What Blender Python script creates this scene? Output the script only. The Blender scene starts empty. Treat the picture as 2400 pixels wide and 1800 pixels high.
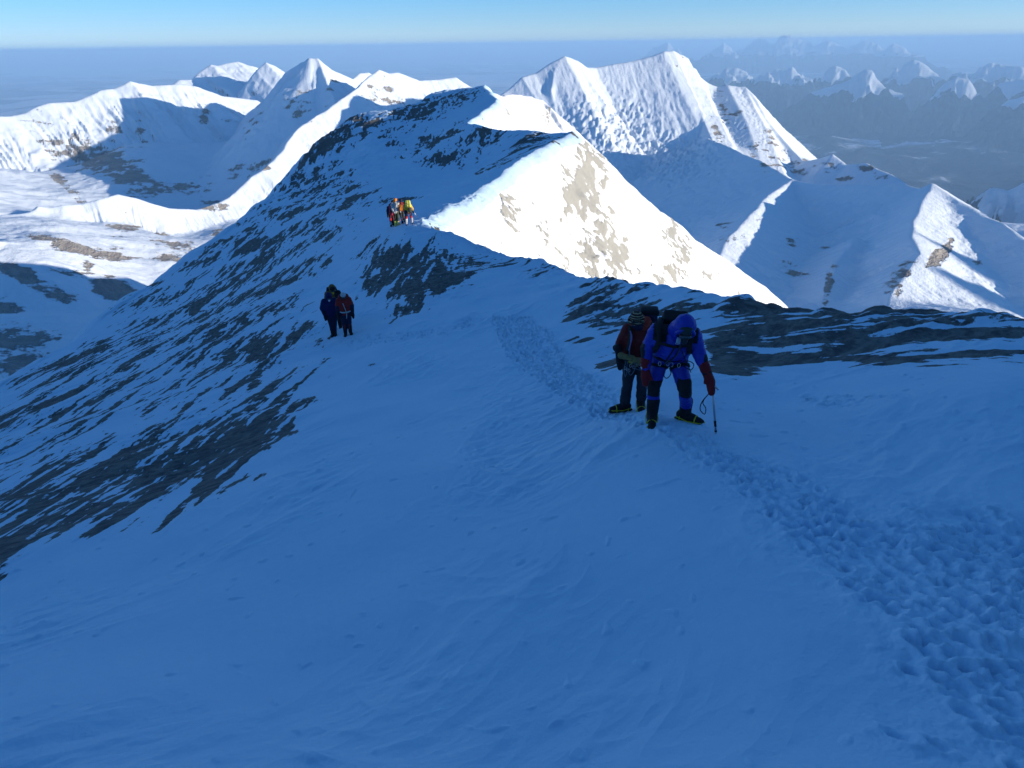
import bpy, math, random, os
import numpy as np
from mathutils import Vector, Matrix, Euler
Q = float(os.environ.get('TQ', '1.0'))      # mesh step multiplier (1 = full detail)
R = math.radians
scene = bpy.context.scene
COL = scene.collection

# ------------------------------------------------------------------ camera
F = 1600.0; PITCH = R(26.5); ROLL = R(0.84)
fw = np.array([0, math.cos(PITCH), -math.sin(PITCH)])
r0 = np.array([1.0, 0, 0]); u0 = np.cross(r0, fw)
ex = math.cos(ROLL)*r0 - math.sin(ROLL)*u0
ey = math.sin(ROLL)*r0 + math.cos(ROLL)*u0

def ray(px, py):
    """direction of a picture point (2400 x 1800), horizontal length 1"""
    d = fw*F + ex*(px-1200) - ey*(py-900)
    return d/math.hypot(d[0], d[1])
def at(px, py, r):
    return ray(px, py)*r
def project(x, y, z):
    """picture coordinates of world points"""
    zc = x*fw[0]+y*fw[1]+z*fw[2]
    zc = np.where(zc < 0.05, 0.05, zc)
    return 1200+F*(x*ex[0]+y*ex[1]+z*ex[2])/zc, 900-F*(x*ey[0]+y*ey[1]+z*ey[2])/zc

# ------------------------------------------------------------------ noise
_rs = np.random.RandomState(7)
_PERM = _rs.permutation(256).astype(np.int32)
_ANG = _rs.rand(256)*2*np.pi
_GX = np.cos(_ANG).astype(np.float32); _GY = np.sin(_ANG).astype(np.float32)
def perlin(x, y, seed=0):
    x = np.asarray(x, np.float64)+seed*17.31; y = np.asarray(y, np.float64)+seed*9.77
    xi = np.floor(x); yi = np.floor(y)
    xf = (x-xi).astype(np.float32); yf = (y-yi).astype(np.float32)
    xi = xi.astype(np.int64) & 255; yi = yi.astype(np.int64) & 255
    x1 = (xi+1) & 255; y1 = (yi+1) & 255
    p0 = _PERM[yi]; p1 = _PERM[y1]
    def g(hx, p, dx, dy):
        h = _PERM[(hx+p+seed*31) & 255]
        return _GX[h]*dx+_GY[h]*dy
    u = xf*xf*xf*(xf*(xf*6-15)+10); v = yf*yf*yf*(yf*(yf*6-15)+10)
    a = g(xi, p0, xf, yf); b = g(x1, p0, xf-1, yf)
    c = g(xi, p1, xf, yf-1); d = g(x1, p1, xf-1, yf-1)
    return (a+(b-a)*u + ((c+(d-c)*u)-(a+(b-a)*u))*v)*1.5
def fbm(x, y, octaves=4, seed=0, gain=0.5, lac=2.03):
    s = 0; a = 1.0; t = 0
    for i in range(octaves):
        s = s+a*perlin(x, y, seed+i*3); t += a
        x = x*lac; y = y*lac; a *= gain
    return s/t
def ridged(x, y, octaves=4, seed=0, gain=0.5, lac=2.03):
    s = 0; a = 1.0; t = 0
    for i in range(octaves):
        n = 1-np.abs(perlin(x, y, seed+i*3))*1.6
        s = s+a*n*np.abs(n); t += a
        x = x*lac; y = y*lac; a *= gain
    return s/t
def sstep(a, b, x):
    t = np.clip((x-a)/(b-a), 0, 1)
    return t*t*(3-2*t)
def smax(a, b, k):
    return 0.5*(a+b+np.sqrt((a-b)**2+k*k))

class TPS:
    """thin plate spline through scattered control values"""
    def __init__(s, x, y, v, lam=1e-4):
        s.x = np.array(x, float); s.y = np.array(y, float); n = len(s.x)
        K = s.U((s.x[:, None]-s.x)**2+(s.y[:, None]-s.y)**2)+lam*np.eye(n)
        P = np.c_[np.ones(n), s.x, s.y]
        A = np.zeros((n+3, n+3)); A[:n, :n] = K; A[:n, n:] = P; A[n:, :n] = P.T
        s.w = np.linalg.solve(A, np.r_[np.array(v, float), 0, 0, 0])
    @staticmethod
    def U(r2):
        return 0.5*r2*np.log(r2+1e-12)
    def __call__(s, x, y):
        n = len(s.x); o = s.w[n]+s.w[n+1]*x+s.w[n+2]*y
        for i in range(n):
            o = o+s.w[i]*s.U((x-s.x[i])**2+(y-s.y[i])**2)
        return o

def seg_dist(x, y, pts):
    """nearest point of a polyline: distance, signed side (+ = right), arclength, height"""
    pts = np.asarray(pts, float)
    best = np.full(x.shape, 1e30, np.float32); side = np.zeros(x.shape, np.float32)
    arc = np.zeros(x.shape, np.float32); zz = np.zeros(x.shape, np.float32); acc = 0
    for a, b in zip(pts[:-1], pts[1:]):
        dx, dy = b[0]-a[0], b[1]-a[1]; L = math.hypot(dx, dy)
        t = np.clip(((x-a[0])*dx+(y-a[1])*dy)/(L*L), 0, 1)
        qx = x-(a[0]+t*dx); qy = y-(a[1]+t*dy)
        d2 = qx*qx+qy*qy
        m = d2 < best
        best = np.where(m, d2, best)
        side = np.where(m, (qx*dy-qy*dx)/L, side)
        arc = np.where(m, acc+t*L, arc)
        zz = np.where(m, a[2]+t*(b[2]-a[2]), zz)
        acc += L
    return np.sqrt(best), side, arc, zz

# ------------------------------------------------------------------ polar grids
def az_columns(step, half=50, coarse=2.5, full=True):
    fine = np.arange(-half, half+step*0.5, step)
    if not full: return np.radians(fine), False
    n = int(round((360-2*half)/coarse))
    rest = np.linspace(half, 360-half, n+1)[1:-1]
    return np.radians(np.concatenate([fine, rest])), True
def polar(az, rr):
    A, RR = np.meshgrid(az, rr)
    return RR*np.sin(A), RR*np.cos(A)

def grid_mesh(name, X, Y, Z, wrap, mats, attrs=None, keep=None, parent=None):
    nr, nc = X.shape
    idx = np.arange(nr*nc, dtype=np.int32).reshape(nr, nc)
    if wrap: idx = np.concatenate([idx, idx[:, :1]], 1)
    a = idx[:-1, :-1]; b = idx[:-1, 1:]; c = idx[1:, 1:]; d = idx[1:, :-1]
    q = np.stack([a, d, c, b], -1).reshape(-1, 4)       # winding gives normals up
    if keep is not None:
        k = keep[:-1, :] if wrap else keep[:-1, :-1]
        q = q[k.reshape(-1)]
    co = np.stack([X, Y, Z], -1).reshape(-1, 3).astype(np.float32)
    at_ = {k: np.asarray(v, np.float32).reshape(-1) for k, v in (attrs or {}).items()}
    if keep is not None:
        used = np.zeros(len(co), bool); used[q.reshape(-1)] = True
        remap = np.cumsum(used)-1; q = remap[q].astype(np.int32); co = co[used]
        at_ = {k: v[used] for k, v in at_.items()}
    me = bpy.data.meshes.new(name)
    me.vertices.add(len(co)); me.vertices.foreach_set('co', co.reshape(-1))
    me.loops.add(q.size); me.loops.foreach_set('vertex_index', q.reshape(-1).astype(np.int32))
    me.polygons.add(len(q))
    me.polygons.foreach_set('loop_start', np.arange(0, q.size, 4, dtype=np.int32))
    me.polygons.foreach_set('use_smooth', np.ones(len(q), bool))
    for k, v in at_.items():
        A_ = me.attributes.new(k, 'FLOAT', 'POINT'); A_.data.foreach_set('value', v)
    me.update(calc_edges=True)
    for m in mats: me.materials.append(m)
    o = bpy.data.objects.new(name, me); COL.objects.link(o)
    if parent: o.parent = parent
    return o
# sun: az measured from the view direction (+Y) clockwise to the right
SUN_AZ = R(106); SUN_EL = R(9.0)
SX, SY = math.sin(SUN_AZ), math.cos(SUN_AZ)
def us(u, s, z):
    """point at lateral offset u and distance s towards the sun"""
    return (-SY*u+SX*s, SX*u+SY*s, z)

# ================================================================= NEAR RIDGE
# (px, py, horizontal distance in metres)
NEAR = [
 (-300,1800,4.8),(0,1800,3.9),(600,1800,2.9),(1200,1800,2.55),(1800,1800,2.6),(2400,1800,3.2),(2700,1800,3.6),
 (-300,1500,9.5),(0,1500,7.2),(600,1500,4.9),(1200,1500,3.8),(1800,1500,3.7),(2400,1500,4.3),(2700,1500,4.9),
 (-300,1250,17),(0,1250,12.5),(400,1250,9.0),(800,1250,6.7),(1200,1250,5.6),(1800,1250,5.2),(2400,1250,6.0),
 (0,1080,22),(300,1080,15.5),(600,1080,11.8),(900,1080,9.2),(1200,1080,7.9),(1500,1060,7.1),(1800,1060,7.2),(2400,1040,7.8),
 (1540,1005,7.7),(1470,970,8.7),
 (300,950,24),(600,950,17.5),(900,950,13.5),(1200,950,10.8),(1800,940,9.6),(2100,900,10.2),(2400,880,10.5),
 (300,850,36),(600,850,25),(900,850,18.5),(1200,850,15),(1500,830,13.2),(1800,820,12.8),(2400,800,13),
 (810,785,24.7),(450,750,50),(600,720,40),(1000,750,23),(1200,740,20.5),(1500,740,17.5),
 (1000,650,31),(1200,660,27),(800,640,41),(620,640,60),(960,560,40.5),(1100,600,36),
 (740,540,74),(850,480,72),(830,430,94),(1000,450,72),(1000,400,88),(1150,380,92),(880,340,124),(1000,330,118),
 (1150,330,108),(1000,270,158),(1220,330,108),
]
C_PX = [(2400,748,14.2),(2150,735,15.0),(2000,728,15.2),(1840,722,15.8),(1700,700,17.0),(1580,676,18.5),(1500,666,20.0),(1400,650,22.5),
        (1330,648,25),(1280,622,30),(1200,600,35),(1130,585,38.5),(1060,553,40.5),(985,532,43),(1005,515,47),(1060,480,54),(1150,430,67),(1230,370,84),(1300,330,101),(1340,315,112)]
C_FAR = [(1200,305,124),(1092,290,148),(1130,262,172),(1165,232,196),(1134,206,235)]
S_PX = [(0,915,45),(32,890,47),(125,830,54),(233,760,64),(353,673,78),(434,613,88),(515,559,97),(586,510,107),(667,450,119),(722,390,129),(760,336,138),(790,306,145),(814,293,150),(850,268,158),(890,260,166),(925,258,173),(1003,233,190),(1045,212,206),(1110,207,235)]
def _lower(l, k):
    # the flank left of the crest falls away from the sun: push the far points down the line of sight
    out = []
    for a, b, c in l:
        f = min(1, max(0, (520-b)/150))*min(1, max(0, (1260-a)/230))
        out.append((a, b, c*(1+k*f)))
    return out
NEAR = _lower(NEAR, .30); S_PX = _lower(S_PX, .40)
def pts_of(l): return [tuple(at(*p)) for p in l]
C_in = pts_of(C_PX)+pts_of(C_FAR); S_in = pts_of(S_PX)
TIP = [(-10.0,345.0,-40.0),(-5.0,430.0,-95.0)]
C_out = [(75,-60,-4.0),(62,-25,-9.0),(45,-6,-10.0),(28,4,-7.2),(17,9.5,-6.0)]
S_out = [(-120,-120,-30),(-70,-50,-22.0),(-52,-10,-20.0),(-42,14,-19.5)]
_c = [tuple(at(*p)) for p in NEAR]+C_in+S_in+[S_out[-1],S_out[-2],C_out[-1],C_out[-2]]
_c = np.array(_c); _r = np.hypot(_c[:,0], _c[:,1]); _az = np.arctan2(_c[:,0], _c[:,1])
_tps = TPS(_az*2.0, np.log(_r), _c[:,2]/_r, 2e-4)
def platform(x, y):
    r = np.hypot(x, y)+1e-6; az = np.arctan2(x, y)
    rr = np.clip(r, 2.2, 400)
    z = _tps(np.clip(az, -1.25, 1.25)*2.0, np.log(rr))*rr
    z = z*sstep(0.3, 2.3, r)-1.75*(1-sstep(0.3, 2.3, r))
    back = -1.75-0.1*np.abs(x)*0.35-0.22*np.minimum(y, 0)*np.exp(-np.abs(x)/60.0)-0.05*np.abs(x)
    w = sstep(0.9, 1.35, np.abs(az))
    return z*(1-w)+back*w
def dense(pl, step=1.5):
    out = []
    for a, b in zip(pl[:-1], pl[1:]):
        n = max(1, int(math.dist(a[:2], b[:2])/step))
        for i in range(n): out.append([a[k]+(b[k]-a[k])*i/n for k in range(3)])
    out.append(list(pl[-1])); return np.array(out)
def crest_profile(line):
    d = dense(line); z = platform(d[:,0], d[:,1])
    return d, z
C_LINE = C_out+C_in+TIP; S_LINE = S_out+S_in+TIP
def line_z(line):
    l = np.array(line); arc = np.r_[0, np.cumsum(np.hypot(np.diff(l[:,0]), np.diff(l[:,1])))]
    d = dense(line, 2.0); da = np.r_[0, np.cumsum(np.hypot(np.diff(d[:,0]), np.diff(d[:,1])))]
    z = platform(d[:,0], d[:,1])
    far = sstep(300, 330, d[:,1]); z = z*(1-far)+d[:,2]*far
    return da, z
_a = np.array(C_LINE[:len(C_out)+len(C_PX)])
C_S0 = float(np.hypot(np.diff(_a[:,0]), np.diff(_a[:,1])).sum())+3
C_arc, C_z = line_z(C_LINE); S_arc, S_z = line_z(S_LINE)
SPUR = pts_of([(1340,315,112),(1387,355,119),(1437,402,127),(1497,457,136),(1556,499,145),(1606,541,153),(1648,574,160),(1733,630,172),(1796,676,182),(1851,725,190),(1990,850,210)])
SPUR.append((SPUR[-1][0]+40, SPUR[-1][1]+20, SPUR[-1][2]-50))
RIB = pts_of([(1268,233,330),(1292,251,322),(1318,292,312)]); RIB.append((RIB[-1][0]+14, RIB[-1][1]+4, RIB[-1][2]-30))
KNOB = pts_of([(1134,206,275),(1175,226,290),(1209,221,305),(1240,226,318),(1268,233,330)])
BUTT = pts_of([(1100,232,205),(1135,225,200),(1167,232,194)])
# the mountain behind the photographer, which keeps the near slope in shade
SUMMIT = [us(37,64,5.5),us(24,66,10),us(5,70,15),us(-25,75,24),us(-70,70,44),us(-130,50,60),us(-200,20,40),us(-260,-40,0)]
def near_height(x, y, detail=True):
    x = x.astype(np.float32); y = y.astype(np.float32)
    r = np.hypot(x, y)
    w1 = fbm(x/14, y/14, 2, 5)+fbm(x/4.5, y/4.5, 3, 6)*.35; w2 = fbm(x/14, y/14, 2, 9)+fbm(x/4.5, y/4.5, 3, 8)*.35
    k = np.clip(r/60, 0.3, 1.5)
    P = platform(x, y)
    dc, sc, ac, _ = seg_dist(x+w1*0.9*k, y+w2*0.9*k, C_LINE)
    ds, ss, as_, _ = seg_dist(x+w2*1.2*k, y+w1*1.2*k, S_LINE)
    zc = np.interp(ac, C_arc, C_z).astype(np.float32); zs = np.interp(as_, S_arc, S_z).astype(np.float32)
    rc = 0.4+0.012*r
    ft = sstep(300, 335, r); P = P*(1-ft)+zc*ft
    steep = sstep(C_S0, C_S0+12, ac)
    # right side: steep face
    oc = sc > 0; os_ = ss < 0
    fl = ridged(ac/9.0+w1*0.5, dc/60.0, 3, 21)
    dz = np.sqrt(dc*dc+rc*rc)-rc
    zr = zc-dz*(1.28+0.1*w1)*(1+1.3*steep)
    zr = zr + np.where(dc>1, (fl-0.3)*np.minimum(dc*0.12, 3.2), 0)
    zl = zs-(np.sqrt(ds*ds+4*rc*rc)-2*rc)*1.15
    H = np.where(oc & os_, np.maximum(zr, zl), np.where(oc, zr, np.where(os_, zl, P)))
    # spurs on the sunlit side
    def tent(pl, sl, sr, fla, k=1.0):
        d, s, a, z = seg_dist(x+w1*1.2, y+w2*1.2, pl)
        n = ridged(a/7.0+w2*0.6, d/45.0, 3, 33)
        dd = np.sqrt(d*d+k*k)-k
        return z-dd*np.where(s > 0, sr, sl)+np.minimum(d*0.10, 2.6)*(n-0.35)*fla
    m = oc
    H = np.where(m, smax(H, tent(SPUR, 0.9, 1.15, 1.0, 0.6), 0.8), H)
    H = np.where(m, np.maximum(H, tent(KNOB, 0.5, 0.9, 0.6, 1.0)), H)
    H = np.where(m, np.maximum(H, tent(RIB, 2.6, .8, 0.8, 0.8)), H)
    H = np.where(m | os_, H, H)
    H = H+fbm(x/7, y/7, 4, 15, .6)*sstep(90, 150, r)*1.1*sstep(-40, -5, -np.abs(ds))
    # summit behind the camera
    d, s, a, z = seg_dist(x, y, SUMMIT)
    T = z-d*np.where(d < 200, 0.95, 0.95)
    T = T+ridged(x/30, y/30, 4, 3)*np.minimum(d*0.1, 3)
    az = np.abs(np.arctan2(x, y))
    back = az > R(58)
    H = np.where(back, np.maximum(H, T), H)
    return H, dict(oc=oc, os=os_, dc=dc, ds=ds, ac=ac, r=r, w1=w1, w2=w2)
# ================================================================= FAR MASSIFS  (px, py, km)
def kpts(l): return [tuple(at(p[0], p[1], p[2]*1000.0)) for p in l]
def lerp_r(l, r0_, r1_):
    n = len(l)-1
    return [(p[0], p[1], r0_+(r1_-r0_)*i/n) for i, p in enumerate(l)]
A_R = kpts([(-330,330,6.6),(-150,290,6.8)]+lerp_r([(0,273),(22,273),(58,266),(87,250),(119,241),(177,238),(210,225),(239,211),(271,207),(304,190),(325,195),(356,201),(391,199),(420,197),(456,202)],6.9,7.5)+[(520,225,7.7),(600,235,7.9)])
B_R = kpts(lerp_r([(380,205),(409,197),(420,187),(452,187),(467,169),(495,151),(510,154),(532,148),(557,144),(579,152),(600,157)],9.6,10.2)+[(640,175,10.2)])
B2_R = kpts(lerp_r([(560,232),(575,200),(600,165),(622,146),(644,154),(669,170),(700,190)],9.0,9.4))
C_R = kpts([(560,300,7.3),(585,262,7.1),(615,237,6.9),(644,205,6.6),(669,170,6.4),(694,154,6.2),(723,138,6.0),(740,140,6.0),(763,158,6.1),(796,172,6.25),(827,186,6.4),(842,172,6.5),(864,170,6.55),(905,190,6.7)])
C_S1 = kpts([(741,140,6.0),(764,182,5.82),(785,225,5.62),(795,290,5.4)])
C_S2 = kpts([(723,138,6.02),(690,200,5.95),(655,270,5.85),(610,340,5.75),(560,400,5.5)])
D_R = kpts([(76,500,3.95),(87,485,4.0),(108,489,4.0),(141,483,4.0),(181,480,4.05),(224,469,4.05),(268,457,4.1),(315,465,4.1),(347,476,4.1),(398,489,4.15),(467,492,4.2),(517,476,4.25),(543,462,4.3),(590,415,4.45),(615,400,4.5),(662,350,4.7),(687,313,4.85),(700,299,4.9),(760,263,5.1),(800,234,5.25),(845,203,5.45),(869,180,5.6),(890,163,5.7),(911,172,5.75),(932,170,5.8),(953,178,5.85),(980,189,5.9),(1025,187,6.0),(1068,181,6.1),(1101,204,6.2),(1160,240,6.3)])
D0_R = kpts([(-200,540,3.6),(0,509,3.9),(76,500,3.95)])
E_R = kpts(lerp_r([(1100,262),(1167,227),(1193,208),(1222,182),(1256,172),(1290,149),(1324,133),(1353,144),(1374,159),(1395,159),(1437,151),(1480,144),(1522,134),(1556,121),(1577,122)],4.55,5.18)+
  lerp_r([(1589,130),(1610,153),(1627,172),(1661,197),(1682,206),(1708,203),(1746,208)],5.2,5.3)+
  lerp_r([(1762,220),(1779,246),(1796,279),(1826,317),(1855,351),(1880,378)],5.25,4.75)+
  lerp_r([(1890,379),(1919,372),(1953,362),(1987,387),(2033,383),(2059,397),(2092,410),(2124,431)],4.65,4.3)+[(2200,520,4.1)])
E_B = kpts([(1577,122,5.18),(1592,150,5.12),(1612,200,5.0),(1640,262,4.8),(1655,300,4.62),(1668,330,4.45)])
E_N = kpts([(1556,121,5.0),(1549,150,4.9),(1543,185,4.8)])
E_L = kpts([(1324,133,4.85),(1300,170,4.72),(1290,210,4.6),(1300,260,4.5)])
E_F1 = kpts([(1655,195,5.2),(1700,275,4.75),(1735,350,4.45),(1760,400,4.2)])
E_F2 = kpts([(1746,208,5.3),(1790,300,4.85),(1815,370,4.55),(1840,420,4.3)])
E_F3 = kpts([(1708,203,5.25),(1750,290,4.8),(1775,360,4.5),(1800,420,4.2)])
F_R = kpts([(1610,345,4.3),(1661,325,4.2),(1695,338,3.95),(1741,362,3.7),(1783,378,3.45),(1820,400,3.25),(1852,425,3.1),(1919,433,2.95),(1970,435,2.88),(2063,433,2.8),(2122,433,2.74),(2168,448,2.68),(2185,437,2.65),(2227,463,2.6),(2270,486,2.55),(2312,511,2.5),(2350,526,2.46),(2375,545,2.42),(2400,562,2.4),(2480,620,2.3),(2650,760,2.1)])
F_A = kpts([(2185,437,2.65),(2165,470,2.48),(2142,520,2.28),(2140,560,2.12),(2158,595,2.02),(2120,640,1.9),(2085,690,1.78)])
F_B = kpts([(1852,425,3.1),(1800,460,2.66),(1755,508,2.34),(1712,555,2.12),(1690,600,1.98)])
F_C = kpts([(2010,560,2.25),(1960,620,2.05),(1930,690,1.88)])
F_D = kpts([(1830,570,2.55),(1790,585,2.45),(1740,615,2.3)])
F_E = kpts([(2200,600,2.35),(2140,650,2.2),(2080,700,2.05)])
G_R = kpts([(-60,560,3.0),(0,640,2.9),(60,690,2.8),(120,700,2.75),(190,735,2.6)])
G2_R = kpts([(-80,880,2.0),(0,820,2.1),(60,840,2.05),(120,880,1.95)])
# unseen ranges off to the right, shaped to throw shadow across the valleys
def sunpt(px, py, km, s, dz=0):
    p = at(px, py, km*1000.0); u = -SY*p[0]*-1 if False else (-SY*p[0]+SX*p[1]); sp = SX*p[0]+SY*p[1]
    return us(u, s*1000.0, p[2]+(s*1000.0-sp)*math.tan(SUN_EL)+dz)
FARR = [ # name, label, polyline, slope left, slope right, flute amp, flute len, rock
 ('A', A_R, .62,.75, 60,110), ('B', B_R, .5,.55, 30,200), ('B', B2_R, .6,.6, 25,200), ('C', C_R, .9,.95, 30,110), ('C', C_S1, .8,1.15, 26,60), ('C', C_S2, .85,.85, 26,110),
 ('D', D_R, .8,.95, 34,70), ('D', D0_R, .5,.5, 20,100), ('E', E_R, .9,.84, 9,34), ('E', E_B, .3,.95, 10,30), ('E', E_L, 1.0,.9, 14,80),('E', E_F2, .9,.3, 16,26),('E', E_F3, .3,.3, 16,26),
 ('F', F_R, .7,.5, 8,200), ('F', F_A, .55,.8, 8,80), ('F', F_B, .55,.55, 10,90), ('F', F_C, .7,.7, 12,60), ('F', F_D, .5,.5, 14,50), ('F', F_E, .5,.6, 12,60),
 ('H', [us(u_, 3500, w_+590) for u_, w_ in ((1200,-450),(1600,-600),(1694,-655),(1788,-645),(1860,-622),(1927,-640),(2028,-622),(2130,-592),(2190,-605),(2225,-600),(2250,-640),(2300,-645),(2500,-630),(2560,-602),(2620,-595),(2700,-612),(2780,-612),(2850,-600),(3000,-625),(3090,-640),(3150,-745),(3220,-745),(3300,-690),(3700,-650),(3950,-650),(4070,-640),(4110,-800),(4340,-900))], 4.5,4.5, 0.01,90),  # unseen ridge, crest heights cut to set the valley shadow edges
 ('G', [us(u_, -600, w_-50) for u_, w_ in ((900,-200),(1200,-150),(1500,-200),(1862,-400),(1900,-450),(2110,-510),(2220,-650),(2400,-800))], 1.0,1.0, 10,60),  # unseen ridge added behind the hump to shade the lower left basin
 ('G', G_R, .6,.5, 18,90), ('G', G2_R, .7,.6, 18,80)]
BASE = [(-300,430,6.0),(0,400,5.6),(60,440,5.3),(200,400,6.2),(350,420,5.6),(450,480,5.3),(150,470,5.1),(0,490,4.7),(560,420,5.6),(300,340,6.5),(620,330,6.2),
 (0,560,3.45),(150,560,3.45),(300,560,3.5),(420,560,3.6),(520,540,3.7),(250,620,3.15),(100,640,3.0),(0,660,2.85),(350,650,3.0),(0,760,2.4),(150,740,2.5),(0,860,2.0),(150,850,2.0),(-300,700,2.6),(-300,900,1.9),(300,760,2.3),
 (700,480,4.5),(900,430,5.0),(1100,410,5.3),(800,500,4.3),
 (1300,400,4.35),(1400,430,4.15),(1550,420,4.1),(1500,500,3.5),(1600,470,3.6),(1700,430,3.7),(1400,520,3.3),(1600,560,2.9),(1450,640,2.5),
 (1700,600,2.4),(1800,640,2.2),(1900,680,2.08),(2100,700,2.0),(2400,740,1.95),(1700,720,2.0),(2600,900,1.7),
 (1900,480,4.3),(2050,540,4.3),(2250,680,4.3),(2450,760,3.8),(2500,700,4.0),(2300,560,6.0),(2000,480,6.0),(1800,440,6.0),(1500,300,7.0),(2600,600,6.0)]
BASE_Z = [(-44,11000,-3300),(-38,12500,-3800),(-30,12500,-3600),(-20,12500,-3500),(-10,12500,-3500),(0,9000,-3000),(0,12500,-3800),(10,9000,-3200),(10,12500,-4200),(20,8000,-3400),(20,12500,-4400),(30,8000,-3400),(30,12500,-4600),(40,8000,-3400),(44,12500,-4600)]
BASE = [(a, b, c*(.93 if a < 160 else (1.06 if a > 300 else 1.0))) if (a < 600 and b > 530 and a > -100) else (a, b, c) for a, b, c in BASE]
_b = np.array([at(p[0],p[1],p[2]*1000) for p in BASE]+[(r_*math.sin(R(a_)),r_*math.cos(R(a_)),z_) for a_,r_,z_ in BASE_Z]); _br = np.hypot(_b[:,0],_b[:,1])
_btps = TPS(np.arctan2(_b[:,0],_b[:,1])*2, np.log(_br), _b[:,2]/1000, 1e-3)
def far_height(x, y):
    r = np.hypot(x, y); az = np.arctan2(x, y)
    wx = fbm(x/500, y/500, 3, 41); wy = fbm(x/500, y/500, 3, 47)
    base = _btps(np.clip(az, -.9, .9)*2, np.log(np.clip(r, 1600, 12500)))*1000
    base = np.clip(base, -4800, -350)
    far = sstep(8500, 14000, r)
    base = base*(1-far)+(-4800)*far
    side = sstep(.85, 1.3, np.abs(az)); base = base*(1-side)+(-1600)*side
    base = np.where(r < 1600, base-(1600-r)*0.35, base)
    base = base+fbm(x/600, y/600, 6, 51, 0.5)*60+ridged(x/200+wx, y/200+wy, 4, 61)*6
    H = base; own = np.full(x.shape, -1, np.int8); rk = np.full(x.shape, 0.0, np.float32)
    dmin = np.full(x.shape, 0.0, np.float32)
    names = ['A','B','C','D','E','F','G','H']
    for i, (nm, pl, sl, sr, amp, lam) in enumerate(FARR):
        lo = np.array(pl)[:, :2].min(0)-3500; hi = np.array(pl)[:, :2].max(0)+3500
        m = (x > lo[0]) & (x < hi[0]) & (y > lo[1]) & (y < hi[1])
        if not m.any(): continue
        xs, ys = x[m], y[m]; wxs, wys = wx[m], wy[m]
        dw = {'E': 12, 'F': 14}.get(nm, 26)
        if nm == 'H': dw = 0
        xs2 = xs+wxs*dw+perlin(xs/60,ys/60,70)*dw*.2; ys2 = ys+wys*dw+perlin(xs/60,ys/60,73)*dw*.2
        d, s, a, z = seg_dist(xs2, ys2, pl)
        n = .6*ridged(a/lam+wxs*0.5+i*3.1, d/(9*lam)+i, 3, 80+i, 0.6)+.5*ridged(a/(lam*.36)+wxs, d/(4*lam)+i, 2, 95+i, 0.6)
        sl_ = np.where(s > 0, sr, sl)
        cur = 1.0-0.22*np.clip(d/1500, 0, 1)
        if nm == 'E' and i == 8:      # icefall at the foot of the big face
            cur = cur-0.0
        if min(sl, sr) < .4:
            sl_ = np.where(sl_ < .4, (sl_*np.minimum(d, 130)+1.3*np.maximum(d-130, 0))/np.maximum(d, 1), sl_)
        T = z-(np.sqrt(d*d+36)-6)*sl_*cur + (n-0.45)*np.minimum(d*0.22, amp)*1.0
        T = T+fbm(xs/90, ys/90, 5, 90, 0.55)*np.minimum(d*0.1, 14)*{'H': .01, 'E': .4, 'C': .7}.get(nm, 1)
        Hm = H[m]; k = 18.0
        win = T > Hm
        H[m] = smax(Hm, T, k)-k*0.0
        oo = own[m]; oo[win] = names.index(nm); own[m] = oo
        rr_ = rk[m]; rr_[win] = n[win]; rk[m] = rr_
        dd = dmin[m]; dd[win] = d[win]; dmin[m] = dd
    return H, own, rk, dmin
# ================================================================= NEAR RIDGE DETAIL
def ground(x, y):
    h, _ = near_height(np.atleast_1d(np.float64(x)), np.atleast_1d(np.float64(y)))
    return h
def hit(px, py, lo=1.6, hi=400):
    """where the ray through a picture point first meets the near ridge"""
    d = ray(px, py); t = np.exp(np.linspace(math.log(lo), math.log(hi), 900))
    g = t*d[2]-ground(t*d[0], t*d[1])
    i = int(np.argmax(g < 0)); a, b = t[max(i-1, 0)], t[i]
    for _ in range(14):
        m = 0.5*(a+b)
        if m*d[2]-ground(m*d[0], m*d[1])[0] < 0: b = m
        else: a = m
    return np.array([d[0]*b, d[1]*b, float(ground(d[0]*b, d[1]*b)[0])])
_l1 = hit(780,860)-hit(300,1240); _l2 = hit(2050,765)-hit(1700,890); _l3 = hit(2350,795)-hit(1800,835)
BED = np.cross(_l1/np.linalg.norm(_l1), _l2/np.linalg.norm(_l2)); BED /= np.linalg.norm(BED)
if BED[2] < 0: BED = -BED
print('dirs', _l1, _l2)

def in_poly(px, py, poly):
    """signed distance to a polygon (negative inside)"""
    p = np.array(poly, float); n = len(p)
    d2 = np.full(px.shape, 1e30, np.float32); ins = np.zeros(px.shape, bool)
    for i in range(n):
        a = p[i]; b = p[(i+1) % n]; e = b-a
        t = np.clip(((px-a[0])*e[0]+(py-a[1])*e[1])/(e@e), 0, 1)
        d2 = np.minimum(d2, (px-a[0]-t*e[0])**2+(py-a[1]-t*e[1])**2)
        c = ((a[1] > py) != (b[1] > py)) & (px < (b[0]-a[0])*(py-a[1])/(b[1]-a[1]+1e-9)+a[0])
        ins ^= c
    d = np.sqrt(d2)
    return np.where(ins, -d, d)
def blobs(px, py, bl):
    o = np.full(px.shape, 0.0, np.float32)
    for cx, cy, rx, ry, rot, s in bl:
        c, sn = math.cos(R(rot)), math.sin(R(rot))
        u = ((px-cx)*c+(py-cy)*sn)/rx; v = (-(px-cx)*sn+(py-cy)*c)/ry
        o = np.maximum(o, s*np.exp(-(u*u+v*v)**1.5*0.7))
    return o
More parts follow.
